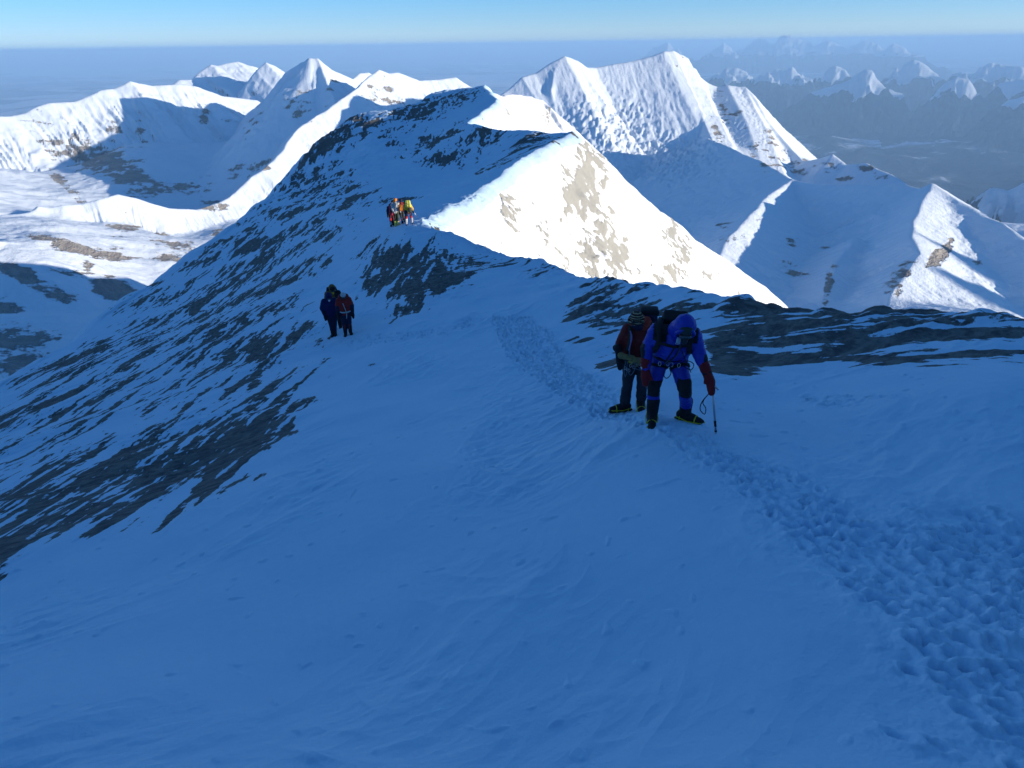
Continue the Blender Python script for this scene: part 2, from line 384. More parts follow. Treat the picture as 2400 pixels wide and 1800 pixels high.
# where bare rock shows through the snow (polygon, softness, strength)
ROCK_POLY = [
 ([(-50,960),(60,880),(200,770),(300,695),(430,595),(560,485),(650,520),(720,560),(770,600),(745,660),(735,720),(800,800),(790,880),(700,930),(740,1040),(620,1100),(520,1180),(300,1290),(110,1310),(0,1420),(-50,1440)], 60, .50),
 ([(560,485),(665,382),(700,320),(760,300),(850,400),(900,450),(850,520),(780,590),(650,560)], 50, .46),
 ([(690,345),(715,300),(760,262),(885,262),(885,300),(800,350),(730,395)], 22, .66),
 ([(870,280),(960,225),(1110,200),(1140,215),(1060,260),(930,320),(890,330)], 25, .58),
 ([(900,330),(1090,285),(1345,310),(1300,345),(1120,400),(980,390)], 30, .48),
 ([(820,600),(900,555),(1010,545),(1100,570),(1240,580),(1350,640),(1220,640),(1120,640),(1000,740),(900,700),(830,690)], 32, .50),
 ([(1290,735),(1400,640),(1500,625),(1720,660),(1740,725),(1640,760),(1420,800),(1320,760)], 30, .53),
 ([(1700,670),(1840,675),(2140,690),(2420,705),(2420,850),(2300,850),(2100,880),(1960,850),(1850,870),(1720,920),(1660,900),(1640,800)], 34, .55),
]
ROCK_BLOB = [(960,720,90,30,-28,.55),(1000,500,40,16,-20,.0),(740,850,45,12,-25,.6),(870,860,30,8,-20,.6),(1420,830,50,36,0,.55),(1440,775,60,16,-10,.5),(610,1120,30,9,-30,.6),(560,1130,50,9,-30,.55),(400,1220,150,22,-30,.6),
 (700,955,60,18,-25,.6),(600,1030,80,20,-15,.55),(1150,395,50,10,-20,.55),(950,470,30,9,-15,.5),(900,470,25,8,-15,.5),(1350,800,60,8,-3,.5),(2180,850,90,28,0,.5)]
FACE_BLOB = [(1370,440,55,95,12,.78),(1405,560,48,120,0,.70),(1190,500,24,70,0,.6),(1262,430,26,50,10,.5),(1275,570,22,55,0,.55),(1460,590,26,80,0,.55),(1330,600,30,80,0,.35),(1565,540,30,30,30,.66),(1600,585,34,34,30,.72),
 (1580,640,34,24,0,.66),(1550,655,24,20,0,.6),(1660,640,24,16,0,.66),(1735,700,34,16,20,.7),(1520,610,16,24,0,.5),(1500,640,20,24,0,.4),(1150,560,12,30,0,.4),(1140,262,60,22,-20,.6),(1285,270,16,28,0,.62),(1400,640,40,30,0,.6)]
# ground trodden by boots: polygons in which prints lie, and prints per square metre
TRACKS = [
 ([(1545,1000),(1605,1000),(1700,1060),(1890,1130),(1990,1200),(2060,1245),(2200,1232),(2420,1250),(2420,1560),(2330,1600),(2200,1590),(2130,1500),(2060,1440),(1960,1360),(1890,1300),(1830,1240),(1750,1170),(1680,1110),(1600,1060)], 30),
 ([(2200,1560),(2420,1540),(2420,1820),(2330,1820),(2290,1700),(2230,1640)], 17),
 ([(2110,1530),(2140,1560),(2190,1600),(2230,1590),(2180,1680),(2140,1740),(2200,1740),(2260,1700),(2240,1820),(2040,1820),(2120,1700),(2150,1640)], 9),
 ([(1150,745),(1240,740),(1290,780),(1330,850),(1420,900),(1470,970),(1560,1000),(1560,1030),(1440,985),(1340,950),(1240,880),(1190,830)], 22),
 ([(1120,735),(1060,765),(960,780),(830,785),(800,800),(830,815),(950,800),(1060,785),(1130,755)], 8),
 ([(800,780),(760,700),(745,640),(770,580),(830,540),(920,530),(930,545),(850,560),(800,600),(785,650),(800,700),(820,780)], 3.5),
 ([(1880,925),(2080,940),(2090,965),(1880,950)], 8),
 ([(2060,1185),(2300,1190),(2420,1225),(2420,1250),(2060,1200)], 6),
]
def near_mesh(step, k):
    az, wrap = az_columns(step, 50)
    rr = np.exp(np.arange(math.log(1.3), math.log(48), 0.0029*k)); rr = np.r_[rr, np.exp(np.arange(math.log(48), math.log(430), 0.0042*k)), np.exp(np.linspace(math.log(432), math.log(1500), 40))]
    X, Y = polar(az, rr)
    H, I = near_height(X, Y)
    P, Qy = project(X, Y, H)
    r = I['r']; oc = I['oc']; os_ = I['os']
    front = np.abs(np.arctan2(X, Y)) < R(60)
    # --- broad wind-worked snow
    H = H+fbm(X/9, Y/9, 3, 101)*0.16*sstep(2, 14, r)*np.clip(r/40, .4, 2.2)+fbm(X/2.6, Y/2.6, 2, 103)*.13*sstep(1.5, 4, r)*(1-sstep(30, 60, r))
    xs = X*.82+Y*.57; ys = -X*.57+Y*.82
    wv = fbm(X/3, Y/3, 2, 111)
    drift = ridged(xs/1.9+wv*1.5, ys/1.2+wv*1.2, 3, 105, .5)*sstep(-.25, .35, wv)
    H = H+np.where(oc & (I['dc'] > 1.5), 0, 1)*(drift*0.085+fbm(xs/.5, ys/.2, 3, 107)*0.040*(0.10+sstep(-.02,.45,wv))+fbm(X/.16, Y/.16, 3, 131)*0.005)
    # uneven rim
    H = H+(fbm(I['ac']/2.6, I['dc']/2.0, 4, 121, .55)*.24+sstep(.1, .5, fbm(I['ac']/1.1, I['dc'], 3, 125))*.12)*np.exp(-(I['dc']/1.6)**2)*(r < 60)*sstep(6, 11, r)
    # --- exposed rock
    bias = np.zeros(X.shape, np.float32)
    vis = front & (P > -400) & (P < 2800) & (Qy < 1900) & (r < 420)
    wpx = fbm(X/2.5, Y/2.5, 3, 141)*22
    for poly, soft, s in ROCK_POLY:
        d = in_poly(P[vis]+wpx[vis], Qy[vis]+wpx[vis]*.6, poly)
        bias[vis] = np.maximum(bias[vis], s*(1-sstep(-soft, soft, d)))
    bias[vis] = np.maximum(bias[vis], blobs(P[vis], Qy[vis], ROCK_BLOB))
    # outside the picture the rock carries on as a plain mixture
    out = ~vis | (P < -60) | (P > 2460)
    bias = np.where(out, .42, bias)
    bc = BED[0]*X+BED[1]*Y+BED[2]*H
    ac = (X*(-BED[1])+Y*BED[0]); ac2 = X*.55+Y*.83
    wb = fbm(X/5, Y/5, 3, 151)
    left = sstep(3, -6, X-Y*0.0)
    tb = .26+.010*np.clip(r, 0, 90)*.5
    n0 = fbm(X/9, Y/9, 2, 155)
    def streaks(d, sf, sd_):
        sf = sf*(1+r/110)
        d = np.array(d[:2])/math.hypot(d[0], d[1]); along = X*d[0]+Y*d[1]; across = X*d[1]-Y*d[0]
        q1 = fbm(along/3.6/sf+wb*.3, across/(.62*sf)+wb*.9, 3, sd_, .6)
        q2 = fbm(along/1.3/sf, across/(.17*sf)+wb*1.2, 3, sd_+6, .6)
        return q1, q2, along, across
    kx = sstep(-6, 1.5, X)
    a1, a2, al_, ax1_ = streaks(_l1, 1.15, 161); b1, b2, _, ax2_ = streaks(_l2, 1.7, 171)
    c1, c2, _, _ = streaks(_l3, 1.15, 181); kr = sstep(2.0, 4.5, X)
    b1 = b1*(1-kr)+c1*kr; b2 = b2*(1-kr)+c2*kr
    n1 = a1*(1-kx)+b1*kx; n2 = a2*(1-kx)+b2*kx
    n3 = fbm(X/.35, Y/.35, 4, 171, .6)
    nn = .38*n0+.66*n1+.50*n2+.24*n3
    rk = (bias-.5)*1.7+nn*1.6-.02
    rk = np.where(bias < .05, -1, rk)
    # sunlit face: bias from patches, streaks run down the slope
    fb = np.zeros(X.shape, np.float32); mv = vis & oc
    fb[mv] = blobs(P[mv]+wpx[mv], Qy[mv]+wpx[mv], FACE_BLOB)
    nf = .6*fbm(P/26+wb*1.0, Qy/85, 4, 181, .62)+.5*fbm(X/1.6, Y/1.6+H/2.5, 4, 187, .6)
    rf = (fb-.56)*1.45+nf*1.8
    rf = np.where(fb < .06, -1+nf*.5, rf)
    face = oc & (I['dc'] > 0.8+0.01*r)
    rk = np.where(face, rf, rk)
    # snow slopes on the hidden side stay mixed
    rough = ridged(ac2/.8+n3*.5, bc/.10, 3, 191)*.05+n3*.025+fbm(X/.09, Y/.09, 2, 195)*.006
    ek = np.clip(r/30, .5, 1.6)
    rsm = sstep(-.02, .12, rk)
    H = H+rsm*(rough*ek-.02*ek)+sstep(-.3, .0, rk)*(1-rsm)*.0
    H = H+np.where(r > 110, rsm*(ridged(X/4, Y/4, 4, 193)-.7)*.35, 0)*np.where(oc, 0, 1)
    H = H+np.where(face, ridged(ac2/3, H/9, 3, 197)*.25*rsm, 0)
    # --- boot prints
    rs = np.random.RandomState(3)
    daz = math.radians(step); lr = np.log(rr)
    a0 = math.radians(-50); fine = int(round(100/step))+1
    cx = rs.uniform(-18, 12, 420000); cy = rs.uniform(2.0, 44, 420000)
    cz = ground_fast(cx, cy)
    cpx, cpy = project(cx, cy, cz)
    dens0 = 420000/(30*42.0)
    D = np.zeros_like(H); W = np.zeros(H.shape, np.float32); cnt = 0
    for poly, dens in TRACKS:
        ins = (in_poly(cpx, cpy, poly) < 0) & (rs.rand(len(cx)) < 4.2*dens/dens0)
        for x0, y0 in zip(cx[ins], cy[ins]):
            r_ = math.hypot(x0, y0); a_ = math.atan2(x0, y0)
            if abs(a_) > R(49): continue
            sz = rs.uniform(.75, 1.25); L = .07*sz; Wd = .038*sz; ang = math.atan2(x0*.2-1.2, 1)*0+rs.normal(2.55, .45)
            i = int(round((a_-a0)/daz)); j = int(np.searchsorted(rr, r_))
            wi = int(.42/(r_*daz))+2
            j0 = int(np.searchsorted(rr, r_-.42)); j1 = int(np.searchsorted(rr, r_+.42))+1
            i0, i1 = max(0, i-wi), min(fine, i+wi)
            if i1 <= i0 or j1 <= j0: continue
            xs_ = X[j0:j1, i0:i1]-x0; ys_ = Y[j0:j1, i0:i1]-y0
            u = (xs_*math.sin(ang)+ys_*math.cos(ang))/L; v = (xs_*math.cos(ang)-ys_*math.sin(ang))/Wd
            wob = n3[j0:j1, i0:i1]*.6
            q = np.sqrt(u*u+v*v)+wob
            dep = rs.uniform(.014, .046)
            D[j0:j1, i0:i1] += -dep*(1-sstep(.6, 1.05, q))+dep*.42*np.exp(-((q-1.45)/.32)**2)
            w_ = np.exp(-(xs_**2+ys_**2)/.05); W[j0:j1, i0:i1] = np.maximum(W[j0:j1, i0:i1], w_)
            cnt += 1
    print('prints', cnt)
    D = np.where(D < -.09, -.09+(D+.09)*.25, D); D = np.where(D > .05, .05+(D-.05)*.3, D)
    H = H+D*np.where(rsm > .3, .3, 1)+W*(fbm(X/.11, Y/.11, 3, 201)*.026+fbm(X/.05, Y/.05, 2, 205)*.005)
    # small lumps of blown snow
    lump = fbm(X/.17, Y/.17, 1, 211)+.35*fbm(X/1.2, Y/1.2, 2, 213)
    H = H+np.where((r < 11), sstep(.62, .85, lump)*.02, 0)
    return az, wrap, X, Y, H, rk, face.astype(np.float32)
def ground_fast(x, y):
    h, _ = near_height(x, y); return h
# ================================================================= MATERIALS
def new_mat(name):
    m = bpy.data.materials.new(name); m.use_nodes = True
    nt = m.node_tree; b = nt.nodes['Principled BSDF']
    return m, nt, b
def N(nt, t, **kw):
    n = nt.nodes.new(t)
    for k, v in kw.items(): setattr(n, k, v)
    return n
def mathn(nt, op, a, b=None, c=None, clamp=False):
    n = N(nt, 'ShaderNodeMath', operation=op); n.use_clamp = clamp
    for i, v in enumerate((a, b, c)):
        if v is None: continue
        if isinstance(v, (int, float)): n.inputs[i].default_value = v
        else: nt.links.new(v, n.inputs[i])
    return n.outputs[0]
def noise(nt, vec, scale, detail=4, rough=.55, dist=0.0):
    n = N(nt, 'ShaderNodeTexNoise'); n.inputs['Scale'].default_value = scale; n.inputs['Detail'].default_value = detail
    n.inputs['Roughness'].default_value = rough; n.inputs['Distortion'].default_value = dist
    nt.links.new(vec, n.inputs['Vector']); return n.outputs['Fac']
def mixc(nt, f, a, b):
    n = N(nt, 'ShaderNodeMix', data_type='RGBA')
    if isinstance(f, float): n.inputs[0].default_value = f
    else: nt.links.new(f, n.inputs[0])
    for i, v in ((6, a), (7, b)):
        if isinstance(v, tuple): n.inputs[i].default_value = (*v, 1)
        else: nt.links.new(v, n.inputs[i])
    return n.outputs[2]
def ramp(nt, f, lo, hi):
    n = N(nt, 'ShaderNodeMapRange'); n.interpolation_type = 'SMOOTHSTEP'
    nt.links.new(f, n.inputs[0]); n.inputs[1].default_value = lo; n.inputs[2].default_value = hi
    return n.outputs[0]
def scaled(nt, vec, s):
    n = N(nt, 'ShaderNodeVectorMath', operation='MULTIPLY'); nt.links.new(vec, n.inputs[0]); n.inputs[1].default_value = s
    return n.outputs[0]
def snow_rock(name, unit, rock_a, rock_b, snow=(.80, .86, .93), edge=.06, bump=.5, jitter=.12, strat=1.0):
    """unit: size in metres of the finest detail worth showing"""
    m, nt, b = new_mat(name)
    pos = N(nt, 'ShaderNodeNewGeometry').outputs['Position']
    a = N(nt, 'ShaderNodeAttribute', attribute_name='rock').outputs['Fac']
    n1 = noise(nt, pos, 1/(unit*4), 5, .6); n2 = noise(nt, pos, 1/unit, 3, .6)
    st = noise(nt, scaled(nt, pos, (.35, .35, 3.0*strat)), 1/(unit*6), 5, .65)
    m0 = mathn(nt, 'ADD', a, mathn(nt, 'MULTIPLY', mathn(nt, 'SUBTRACT', n1, .5), jitter*2))
    m0 = mathn(nt, 'ADD', m0, mathn(nt, 'MULTIPLY', mathn(nt, 'SUBTRACT', n2, .5), jitter))
    f = ramp(nt, m0, -edge*.5, edge)
    rc = mixc(nt, ramp(nt, st, .35, .68), rock_a, rock_b)
    rc = mixc(nt, mathn(nt, 'MULTIPLY', ramp(nt, n1, .55, .8), .35), rc, (rock_b[0]*1.25, rock_b[1]*1.12, rock_b[2]*.9))
    pl_ = N(nt, 'ShaderNodeAttribute', attribute_name='pale').outputs['Fac']     # sunlit face brightened: sunlight put into its rock and snow colour
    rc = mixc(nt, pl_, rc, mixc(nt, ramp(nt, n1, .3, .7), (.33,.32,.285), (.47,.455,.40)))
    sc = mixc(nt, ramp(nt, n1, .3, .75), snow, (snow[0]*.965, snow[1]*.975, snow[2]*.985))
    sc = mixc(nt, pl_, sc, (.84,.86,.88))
    big = noise(nt, pos, 1/(unit*60), 4, .6)
    sc = mixc(nt, mathn(nt, 'MULTIPLY', ramp(nt, big, .42, .62), .5), sc, (snow[0]*.86, snow[1]*.92, snow[2]*.97)) if unit < 1 else sc
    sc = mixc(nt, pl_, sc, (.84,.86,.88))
    nt.links.new(mixc(nt, f, sc, rc), b.inputs['Base Color'])
    b.inputs['Roughness'].default_value = .82; b.inputs['Specular IOR Level'].default_value = .12
    h = mathn(nt, 'ADD', mathn(nt, 'MULTIPLY', n2, .35), mathn(nt, 'MULTIPLY', n1, .8))
    h = mathn(nt, 'ADD', h, mathn(nt, 'MULTIPLY', mathn(nt, 'MULTIPLY', st, f), 2.2))
    bp = N(nt, 'ShaderNodeBump'); nt.links.new(h, bp.inputs['Height']); bp.inputs['Distance'].default_value = unit*1.6
    nt.links.new(mathn(nt, 'ADD', mathn(nt, 'MULTIPLY', f, bump*.8), bump*.55), bp.inputs['Strength'])
    nt.links.new(bp.outputs[0], b.inputs['Normal'])
    return m
def plain(name, col, rough=.7, spec=.25, var=.12, scale=30, metal=0.0, bump=.15):
    m, nt, b = new_mat(name)
    tc = N(nt, 'ShaderNodeTexCoord').outputs['Object']
    n = noise(nt, tc, scale, 4, .6)
    d = tuple(c*(1-var) for c in col); u = tuple(min(1, c*(1+var)) for c in col)
    nt.links.new(mixc(nt, n, d, u), b.inputs['Base Color'])
    b.inputs['Roughness'].default_value = rough; b.inputs['Specular IOR Level'].default_value = spec; b.inputs['Metallic'].default_value = metal
    if bump:
        bp = N(nt, 'ShaderNodeBump'); nt.links.new(n, bp.inputs['Height']); bp.inputs['Strength'].default_value = bump; bp.inputs['Distance'].default_value = .01
        nt.links.new(bp.outputs[0], b.inputs['Normal'])
    return m
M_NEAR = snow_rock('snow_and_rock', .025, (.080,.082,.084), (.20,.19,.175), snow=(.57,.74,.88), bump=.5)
M_FAR = snow_rock('far_snow_and_rock', 7.0, (.28,.255,.235), (.42,.38,.33), snow=(.80,.86,.92), bump=.7, jitter=.3, edge=.16)
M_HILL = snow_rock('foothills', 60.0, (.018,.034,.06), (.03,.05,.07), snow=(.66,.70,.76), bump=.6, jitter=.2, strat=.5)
# ================================================================= BUILD TERRAIN
az, wrap, X, Y, H, rk, W = near_mesh(0.075*Q, Q)
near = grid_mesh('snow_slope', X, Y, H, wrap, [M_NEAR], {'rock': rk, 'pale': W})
near['kind'] = 'structure'
# exact height of the finished near surface, for things that stand on it
_az = az.copy(); _rr = np.hypot(X[:, 0], Y[:, 0])
def surf(x, y):
    a = math.atan2(x, y); r_ = math.hypot(x, y)
    i = min(max(int(np.searchsorted(_az, a)), 1), len(_az)-1); j = int(np.searchsorted(_rr, r_))
    return float(H[j-1:j+1, i-1:i+1].mean())
def stand(px, py):
    """ground point seen at a picture point"""
    d = ray(px, py); h = hit(px, py); t0 = math.hypot(h[0], h[1])
    t = np.linspace(t0*.93, t0*1.07, 60); g = [tt*d[2]-surf(tt*d[0], tt*d[1]) for tt in t]
    for k_ in range(1, 60):
        if g[k_] < 0:
            f = g[k_-1]/(g[k_-1]-g[k_]+1e-9); tt = t[k_-1]+(t[k_]-t[k_-1])*f
            return Vector((tt*d[0], tt*d[1], surf(tt*d[0], tt*d[1])))
    return Vector(h)
del W
azf, wrapf = az_columns(0.075*Q)
_d = np.degrees(azf); azf = np.radians(np.concatenate([_d[_d < 50.0001], np.arange(50.1, 66, .15*Q), _d[_d > 66.5]]))
rr = np.exp(np.arange(math.log(900), math.log(1800), 0.01*Q)); rr = np.r_[rr, np.exp(np.arange(math.log(1800), math.log(14500), 0.0021*Q))]
XF, YF = polar(azf, rr)
HF, own, fl, dm = far_height(XF, YF)
PF, QF = project(XF, YF, HF)
gz = np.gradient(HF, axis=0)/np.gradient(np.hypot(XF, YF), axis=0)
gl = np.gradient(HF, axis=1)/(np.hypot(XF, YF)*math.radians(0.075*Q))
slope = np.sqrt(gz*gz+gl*gl)
FAR_ROCK = [(60,290,110,55,20,.25),(110,330,60,40,60,.5),(230,370,110,45,18,.62),(300,410,90,30,25,.6),(340,440,50,25,0,.55),(150,430,70,14,45,.5),(265,305,22,26,0,.55),(330,310,16,40,-10,.5),(480,270,14,26,0,.6),(540,275,40,20,0,.4),
 (590,300,25,60,15,.42),(700,240,40,40,0,.5),(720,290,18,60,0,.35),(560,400,50,30,-30,.45),(450,440,90,28,0,.4),(520,430,40,12,0,.45),(600,390,50,22,-20,.5),(890,235,60,60,0,.42),(960,250,60,40,0,.35),(780,200,28,24,0,.4),
 (290,545,40,60,20,.38),(400,580,90,40,15,.45),(260,600,60,20,10,.45),(170,580,90,16,18,.55),(110,560,60,10,12,.5),(205,620,24,18,0,.55),(270,680,60,26,15,.95),(500,480,45,26,20,.5),(530,520,50,50,0,.35),(480,590,40,22,10,.5),
 (60,650,80,22,30,.7),(120,680,80,22,25,.6),(30,800,120,60,10,.6),(60,870,80,50,0,.6),(0,740,60,50,0,.5),(170,640,60,14,10,.4),
 (1585,150,40,40,30,.3),(1700,260,18,60,-20,.5),(1740,300,18,60,-22,.48),(1680,310,16,34,-25,.45),(1800,350,60,60,-40,.40),(1850,380,60,30,40,.45),(1950,400,50,20,20,.5),(2050,400,50,20,20,.45),
 (1700,530,30,16,0,.55),(1720,560,50,16,0,.45),(1860,570,30,16,0,.5),(1940,680,14,50,10,.6),(1960,620,20,20,0,.5),(2110,640,60,26,-40,.66),(2090,680,40,26,-20,.6),(2200,600,20,60,40,.6),(1860,640,60,30,40,.4),(2290,620,30,14,10,.45),(1690,540,20,10,0,.5),(1775,515,14,6,0,.5),(1930,580,14,6,0,.5)]
vis = (PF > -200) & (PF < 2600) & (QF < 900)
ice = np.zeros(XF.shape, np.float32); ice[vis] = blobs(PF[vis], QF[vis], [(1420,330,120,90,0,1),(1560,370,110,50,0,1)])
HF = HF+ice*((sstep(-.1, .25, fbm(XF/38, YF/38, 3, 331, .6))-.5)*16+fbm(XF/14, YF/14, 3, 337, .6)*7)
fb = np.zeros(XF.shape, np.float32); fb[vis] = blobs(PF[vis], QF[vis], FAR_ROCK)
nf = .7*fbm(XF/160, YF/160+HF/60, 5, 301, .62)+.5*fbm(PF/22, QF/9, 3, 307, .6)*.5
rkf = (fb-.5)*1.7+nf*1.5+np.clip(slope-1.0, 0, 1)*.25+(.45-fl)*.25
rkf = np.where(fb < .1, -.45+nf*.7+np.clip(slope-1.05, 0, 1)*.5, rkf)
NAMES = {'A': 'far range', 'B': '', 'C': '', 'D': '', 'E': '', 'F': '', 'G': ''}
LAB = {0: ('mountain_range', 'long white range on the left, its bowl half in shadow'), 1: ('mountain_peak', 'white twin peaks far behind the shadowed bowl'), 2: ('mountain_peak', 'pyramid peak with a shaded blue face and sunlit summit rocks'),
 3: ('mountain_ridge', 'sunlit fluted snow ridge curving down to the glacier basin'), 4: ('mountain_massif', 'large sunlit white massif with icefall face'), 5: ('mountain_ridge', 'shaded snow ridge with sunlit streaks below the massif'), 6: ('rock_spur', 'dark rocky spurs at the lower left edge, plus an unseen ridge added for shade'), 7: ('mountain_range', 'unseen snow range added off to the right, shaped to shade the valley'), -1: ('glacier_basin', 'broken glacier and snow basins between the mountains')}
for k_, (nm, lab) in LAB.items():
    kp = np.zeros(own.shape, bool)
    o4 = own[:-1, :-1]; kp[:-1, :-1] = (o4 == k_)
    if not kp.any(): continue
    ob = grid_mesh(nm, XF, YF, HF, wrapf, [M_FAR], {'rock': rkf}, keep=kp)
    ob['kind'] = 'structure'; ob['label'] = lab
del XF, YF, HF, PF, QF, fb, nf, rkf, gz, gl, slope
# ---- foothills and far peaks
PEAKS = [([(1898,214),(1925,206),(1953,197),(1975,190),(1991,182),(2015,166),(2033,157),(2045,163),(2059,182),(2080,203),(2109,218)],45,1.2),
 ([(2143,136),(2168,146),(2185,161),(2206,178)],60,1.1),([(2223,190),(2253,176),(2270,184),(2291,216),(2312,235)],45,1.3),
 ([(2345,192),(2371,187),(2400,182),(2450,180)],46,1.3),([(2362,226),(2400,222)],40,1.5),
 ([(1814,157),(1835,165),(1856,153),(1870,165)],55,1.0),([(1960,153),(1975,160)],58,1.0),([(1700,160),(1725,157),(1746,166)],58,.9),([(2316,143),(2350,149),(2390,152)],60,1.0),
 ([(1765,96),(1784,86),(1800,97)],120,.9),([(1815,97),(1825,82),(1839,80),(1856,81),(1870,88),(1898,97)],120,1.0),([(1925,98),(1930,90),(1950,92),(1964,101)],120,.9),([(2025,92),(2040,95),(2052,99)],120,.8),
 ([(1545,107),(1562,97),(1574,106)],115,.9),([(1690,105),(1697,97),(1706,105)],115,.9),([(2085,105),(2095,97),(2110,106)],110,.8),
 ([(2262,470),(2282,452),(2300,438),(2320,436),(2360,446),(2400,430),(2500,420)],14,.6)]
rr = np.r_[np.exp(np.arange(math.log(8200), math.log(130000), 0.0035*Q)), np.exp(np.linspace(math.log(131000), math.log(425000), 50))]
azh, wraph = az_columns(0.08*Q)
XG, YG = polar(azh, rr); rg = np.hypot(XG, YG)
wx = fbm(XG/9000, YG/9000, 3, 401)
azg = np.degrees(np.arctan2(XG, YG))
HG = -5150+fbm(XG/16000, YG/16000, 3, 403)*350
rug = sstep(4, 22, azg)*(1-sstep(60000, 120000, rg))*(.25+.75*sstep(30000, 44000, rg))
HG = HG+(ridged(XG/9000+wx*.6, YG/9000+wx*.5, 7, 407, .5)-.1)*1300*rug*sstep(9000, 16000, rg)+ridged(XG/2600, YG/2600, 5, 411)*150*sstep(9000,14000,rg)
HG = np.where(rg > 131000, -5500, HG)
HG = HG-600*(1-sstep(8200, 9500, rg))
for i, (pl, km, sl_) in enumerate(PEAKS):
    p3 = np.array([at(a_, b_, km*1000.0) for a_, b_ in pl]); lo = p3[:, :2].min(0)-14000; hi = p3[:, :2].max(0)+14000
    m = (XG > lo[0]) & (XG < hi[0]) & (YG > lo[1]) & (YG < hi[1])
    if not m.any(): continue
    xs, ys = XG[m], YG[m]
    wv = fbm(xs/1500, ys/1500, 4, 421+i)
    d, s, a, z = seg_dist(xs+wv*300, ys-wv*300, p3)
    n = ridged(a/900+wv, d/5000, 4, 431+i, .6)
    T = z-d*sl_*(1-.35*np.clip(d/3500, 0, 1))+(n-.5)*np.minimum(d*1.1, 1100)+(ridged(xs/700, ys/700, 4, 451+i, .6)-.4)*np.minimum(d*.5, 260)+wv*np.minimum(d*.5, 420)
    HG[m] = np.maximum(HG[m], T)
rg = np.hypot(XG, YG)
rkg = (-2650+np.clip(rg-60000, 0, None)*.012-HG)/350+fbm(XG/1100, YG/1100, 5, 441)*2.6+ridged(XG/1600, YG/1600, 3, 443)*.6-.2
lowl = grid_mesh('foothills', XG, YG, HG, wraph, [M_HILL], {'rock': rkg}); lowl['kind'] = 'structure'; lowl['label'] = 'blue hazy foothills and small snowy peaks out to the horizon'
del XG, YG, HG, rkg
def cloud_layer(name, label, z0, r0_, r1_, a0, a1, sc, lo, hi, seed, thick):
    rr = np.exp(np.linspace(math.log(r0_), math.log(r1_), 160)); azc = np.radians(np.linspace(a0, a1, 260))
    Xc, Yc = polar(azc, rr)
    Zc = z0+fbm(Xc/(sc*1.2), Yc/(sc*1.2), 4, seed)*thick
    m = bpy.data.materials.new('cloud_'+str(seed)); m.use_nodes = True; nt = m.node_tree; b = nt.nodes['Principled BSDF']
    pos = N(nt, 'ShaderNodeNewGeometry').outputs['Position']
    n = noise(nt, scaled(nt, pos, (1, 1.6, 1)), 1/sc, 9, .62, .4); n2 = noise(nt, pos, 1/(sc*7), 3, .5)
    f = mathn(nt, 'ADD', mathn(nt, 'MULTIPLY', n, .7), mathn(nt, 'MULTIPLY', n2, .5))
    nt.links.new(mathn(nt, 'MULTIPLY', ramp(nt, f, lo, hi), .8), b.inputs['Alpha'])
    b.inputs['Base Color'].default_value = (.85, .88, .92, 1); b.inputs['Roughness'].default_value = 1; b.inputs['Specular IOR Level'].default_value = 0
    o = grid_mesh(name, Xc, Yc, Zc, False, [m]); o['kind'] = 'stuff'; o['label'] = label
    return o
cloud_layer('far_clouds', 'thin white cloud streaks lying along the horizon', -4300, 62000, 260000, -48, 48, 8000, .50, .64, 511, 700)
cloud_layer('valley_clouds', 'pale cloud banks lying low in the right hand valley', -4500, 9500, 40000, 8, 48, 2400, .58, .76, 517, 450)
# ================================================================= PEOPLE
V = Vector
def ico(c, rad, sub=2):
    """ellipsoid as (verts, faces)"""
    import bmesh
    bm = bmesh.new(); bmesh.ops.create_icosphere(bm, subdivisions=sub, radius=1)
    vs = [V((v.co.x*rad[0], v.co.y*rad[1], v.co.z*rad[2]))+V(c) for v in bm.verts]
    fs = [[v.index for v in f.verts] for f in bm.faces]; bm.free(); return vs, fs
def cap(p0, r0_, p1, r1_, n=14, flat=1.0, flat_axis=None):
    """closed tapered capsule"""
    p0 = V(p0); p1 = V(p1); ax = (p1-p0); L = ax.length; ax = ax.normalized() if L > 1e-6 else V((0,0,1))
    u = ax.orthogonal().normalized(); v = ax.cross(u)
    prof = []
    for k in range(5): a = -math.pi/2+k*math.pi/8; prof.append((math.sin(a)*r0_, math.cos(a)*r0_))
    prof = prof[1:]
    for k in range(0, 4): a = k*math.pi/8; prof.append((L+math.sin(a)*r1_, math.cos(a)*r1_))
    vs = [p0-ax*r0_]; fs = []
    for d, r_ in prof:
        for i in range(n):
            t = 2*math.pi*i/n; off = u*math.cos(t)*r_+v*math.sin(t)*r_
            if flat_axis is not None:
                fa = V(flat_axis); off = off-fa*(off.dot(fa))*(1-flat)
            vs.append(p0+ax*d+off)
    vs.append(p1+ax*r1_); m = len(prof)
    for i in range(n): fs.append([0, 1+(i+1) % n, 1+i])
    for k in range(m-1):
        for i in range(n):
            a = 1+k*n+i; b = 1+k*n+(i+1) % n; fs.append([a, b, b+n, a+n])
    for i in range(n): fs.append([1+(m-1)*n+i, 1+(m-1)*n+(i+1) % n, len(vs)-1])
    return vs, fs
def boxm(c, s, rot=None, bev=.2):
    """rounded box"""
    import bmesh
    bm = bmesh.new(); bmesh.ops.create_cube(bm, size=1)
    for v in bm.verts: v.co = V((v.co.x*s[0], v.co.y*s[1], v.co.z*s[2]))
    bmesh.ops.bevel(bm, geom=list(bm.edges), offset=min(s)*bev, segments=2, profile=.6, affect='EDGES')
    mt = (rot.to_matrix() if isinstance(rot, Euler) else rot) if rot is not None else Matrix.Identity(3)
    vs = [mt @ v.co+V(c) for v in bm.verts]; fs = [[v.index for v in f.verts] for f in bm.faces]; bm.free(); return vs, fs
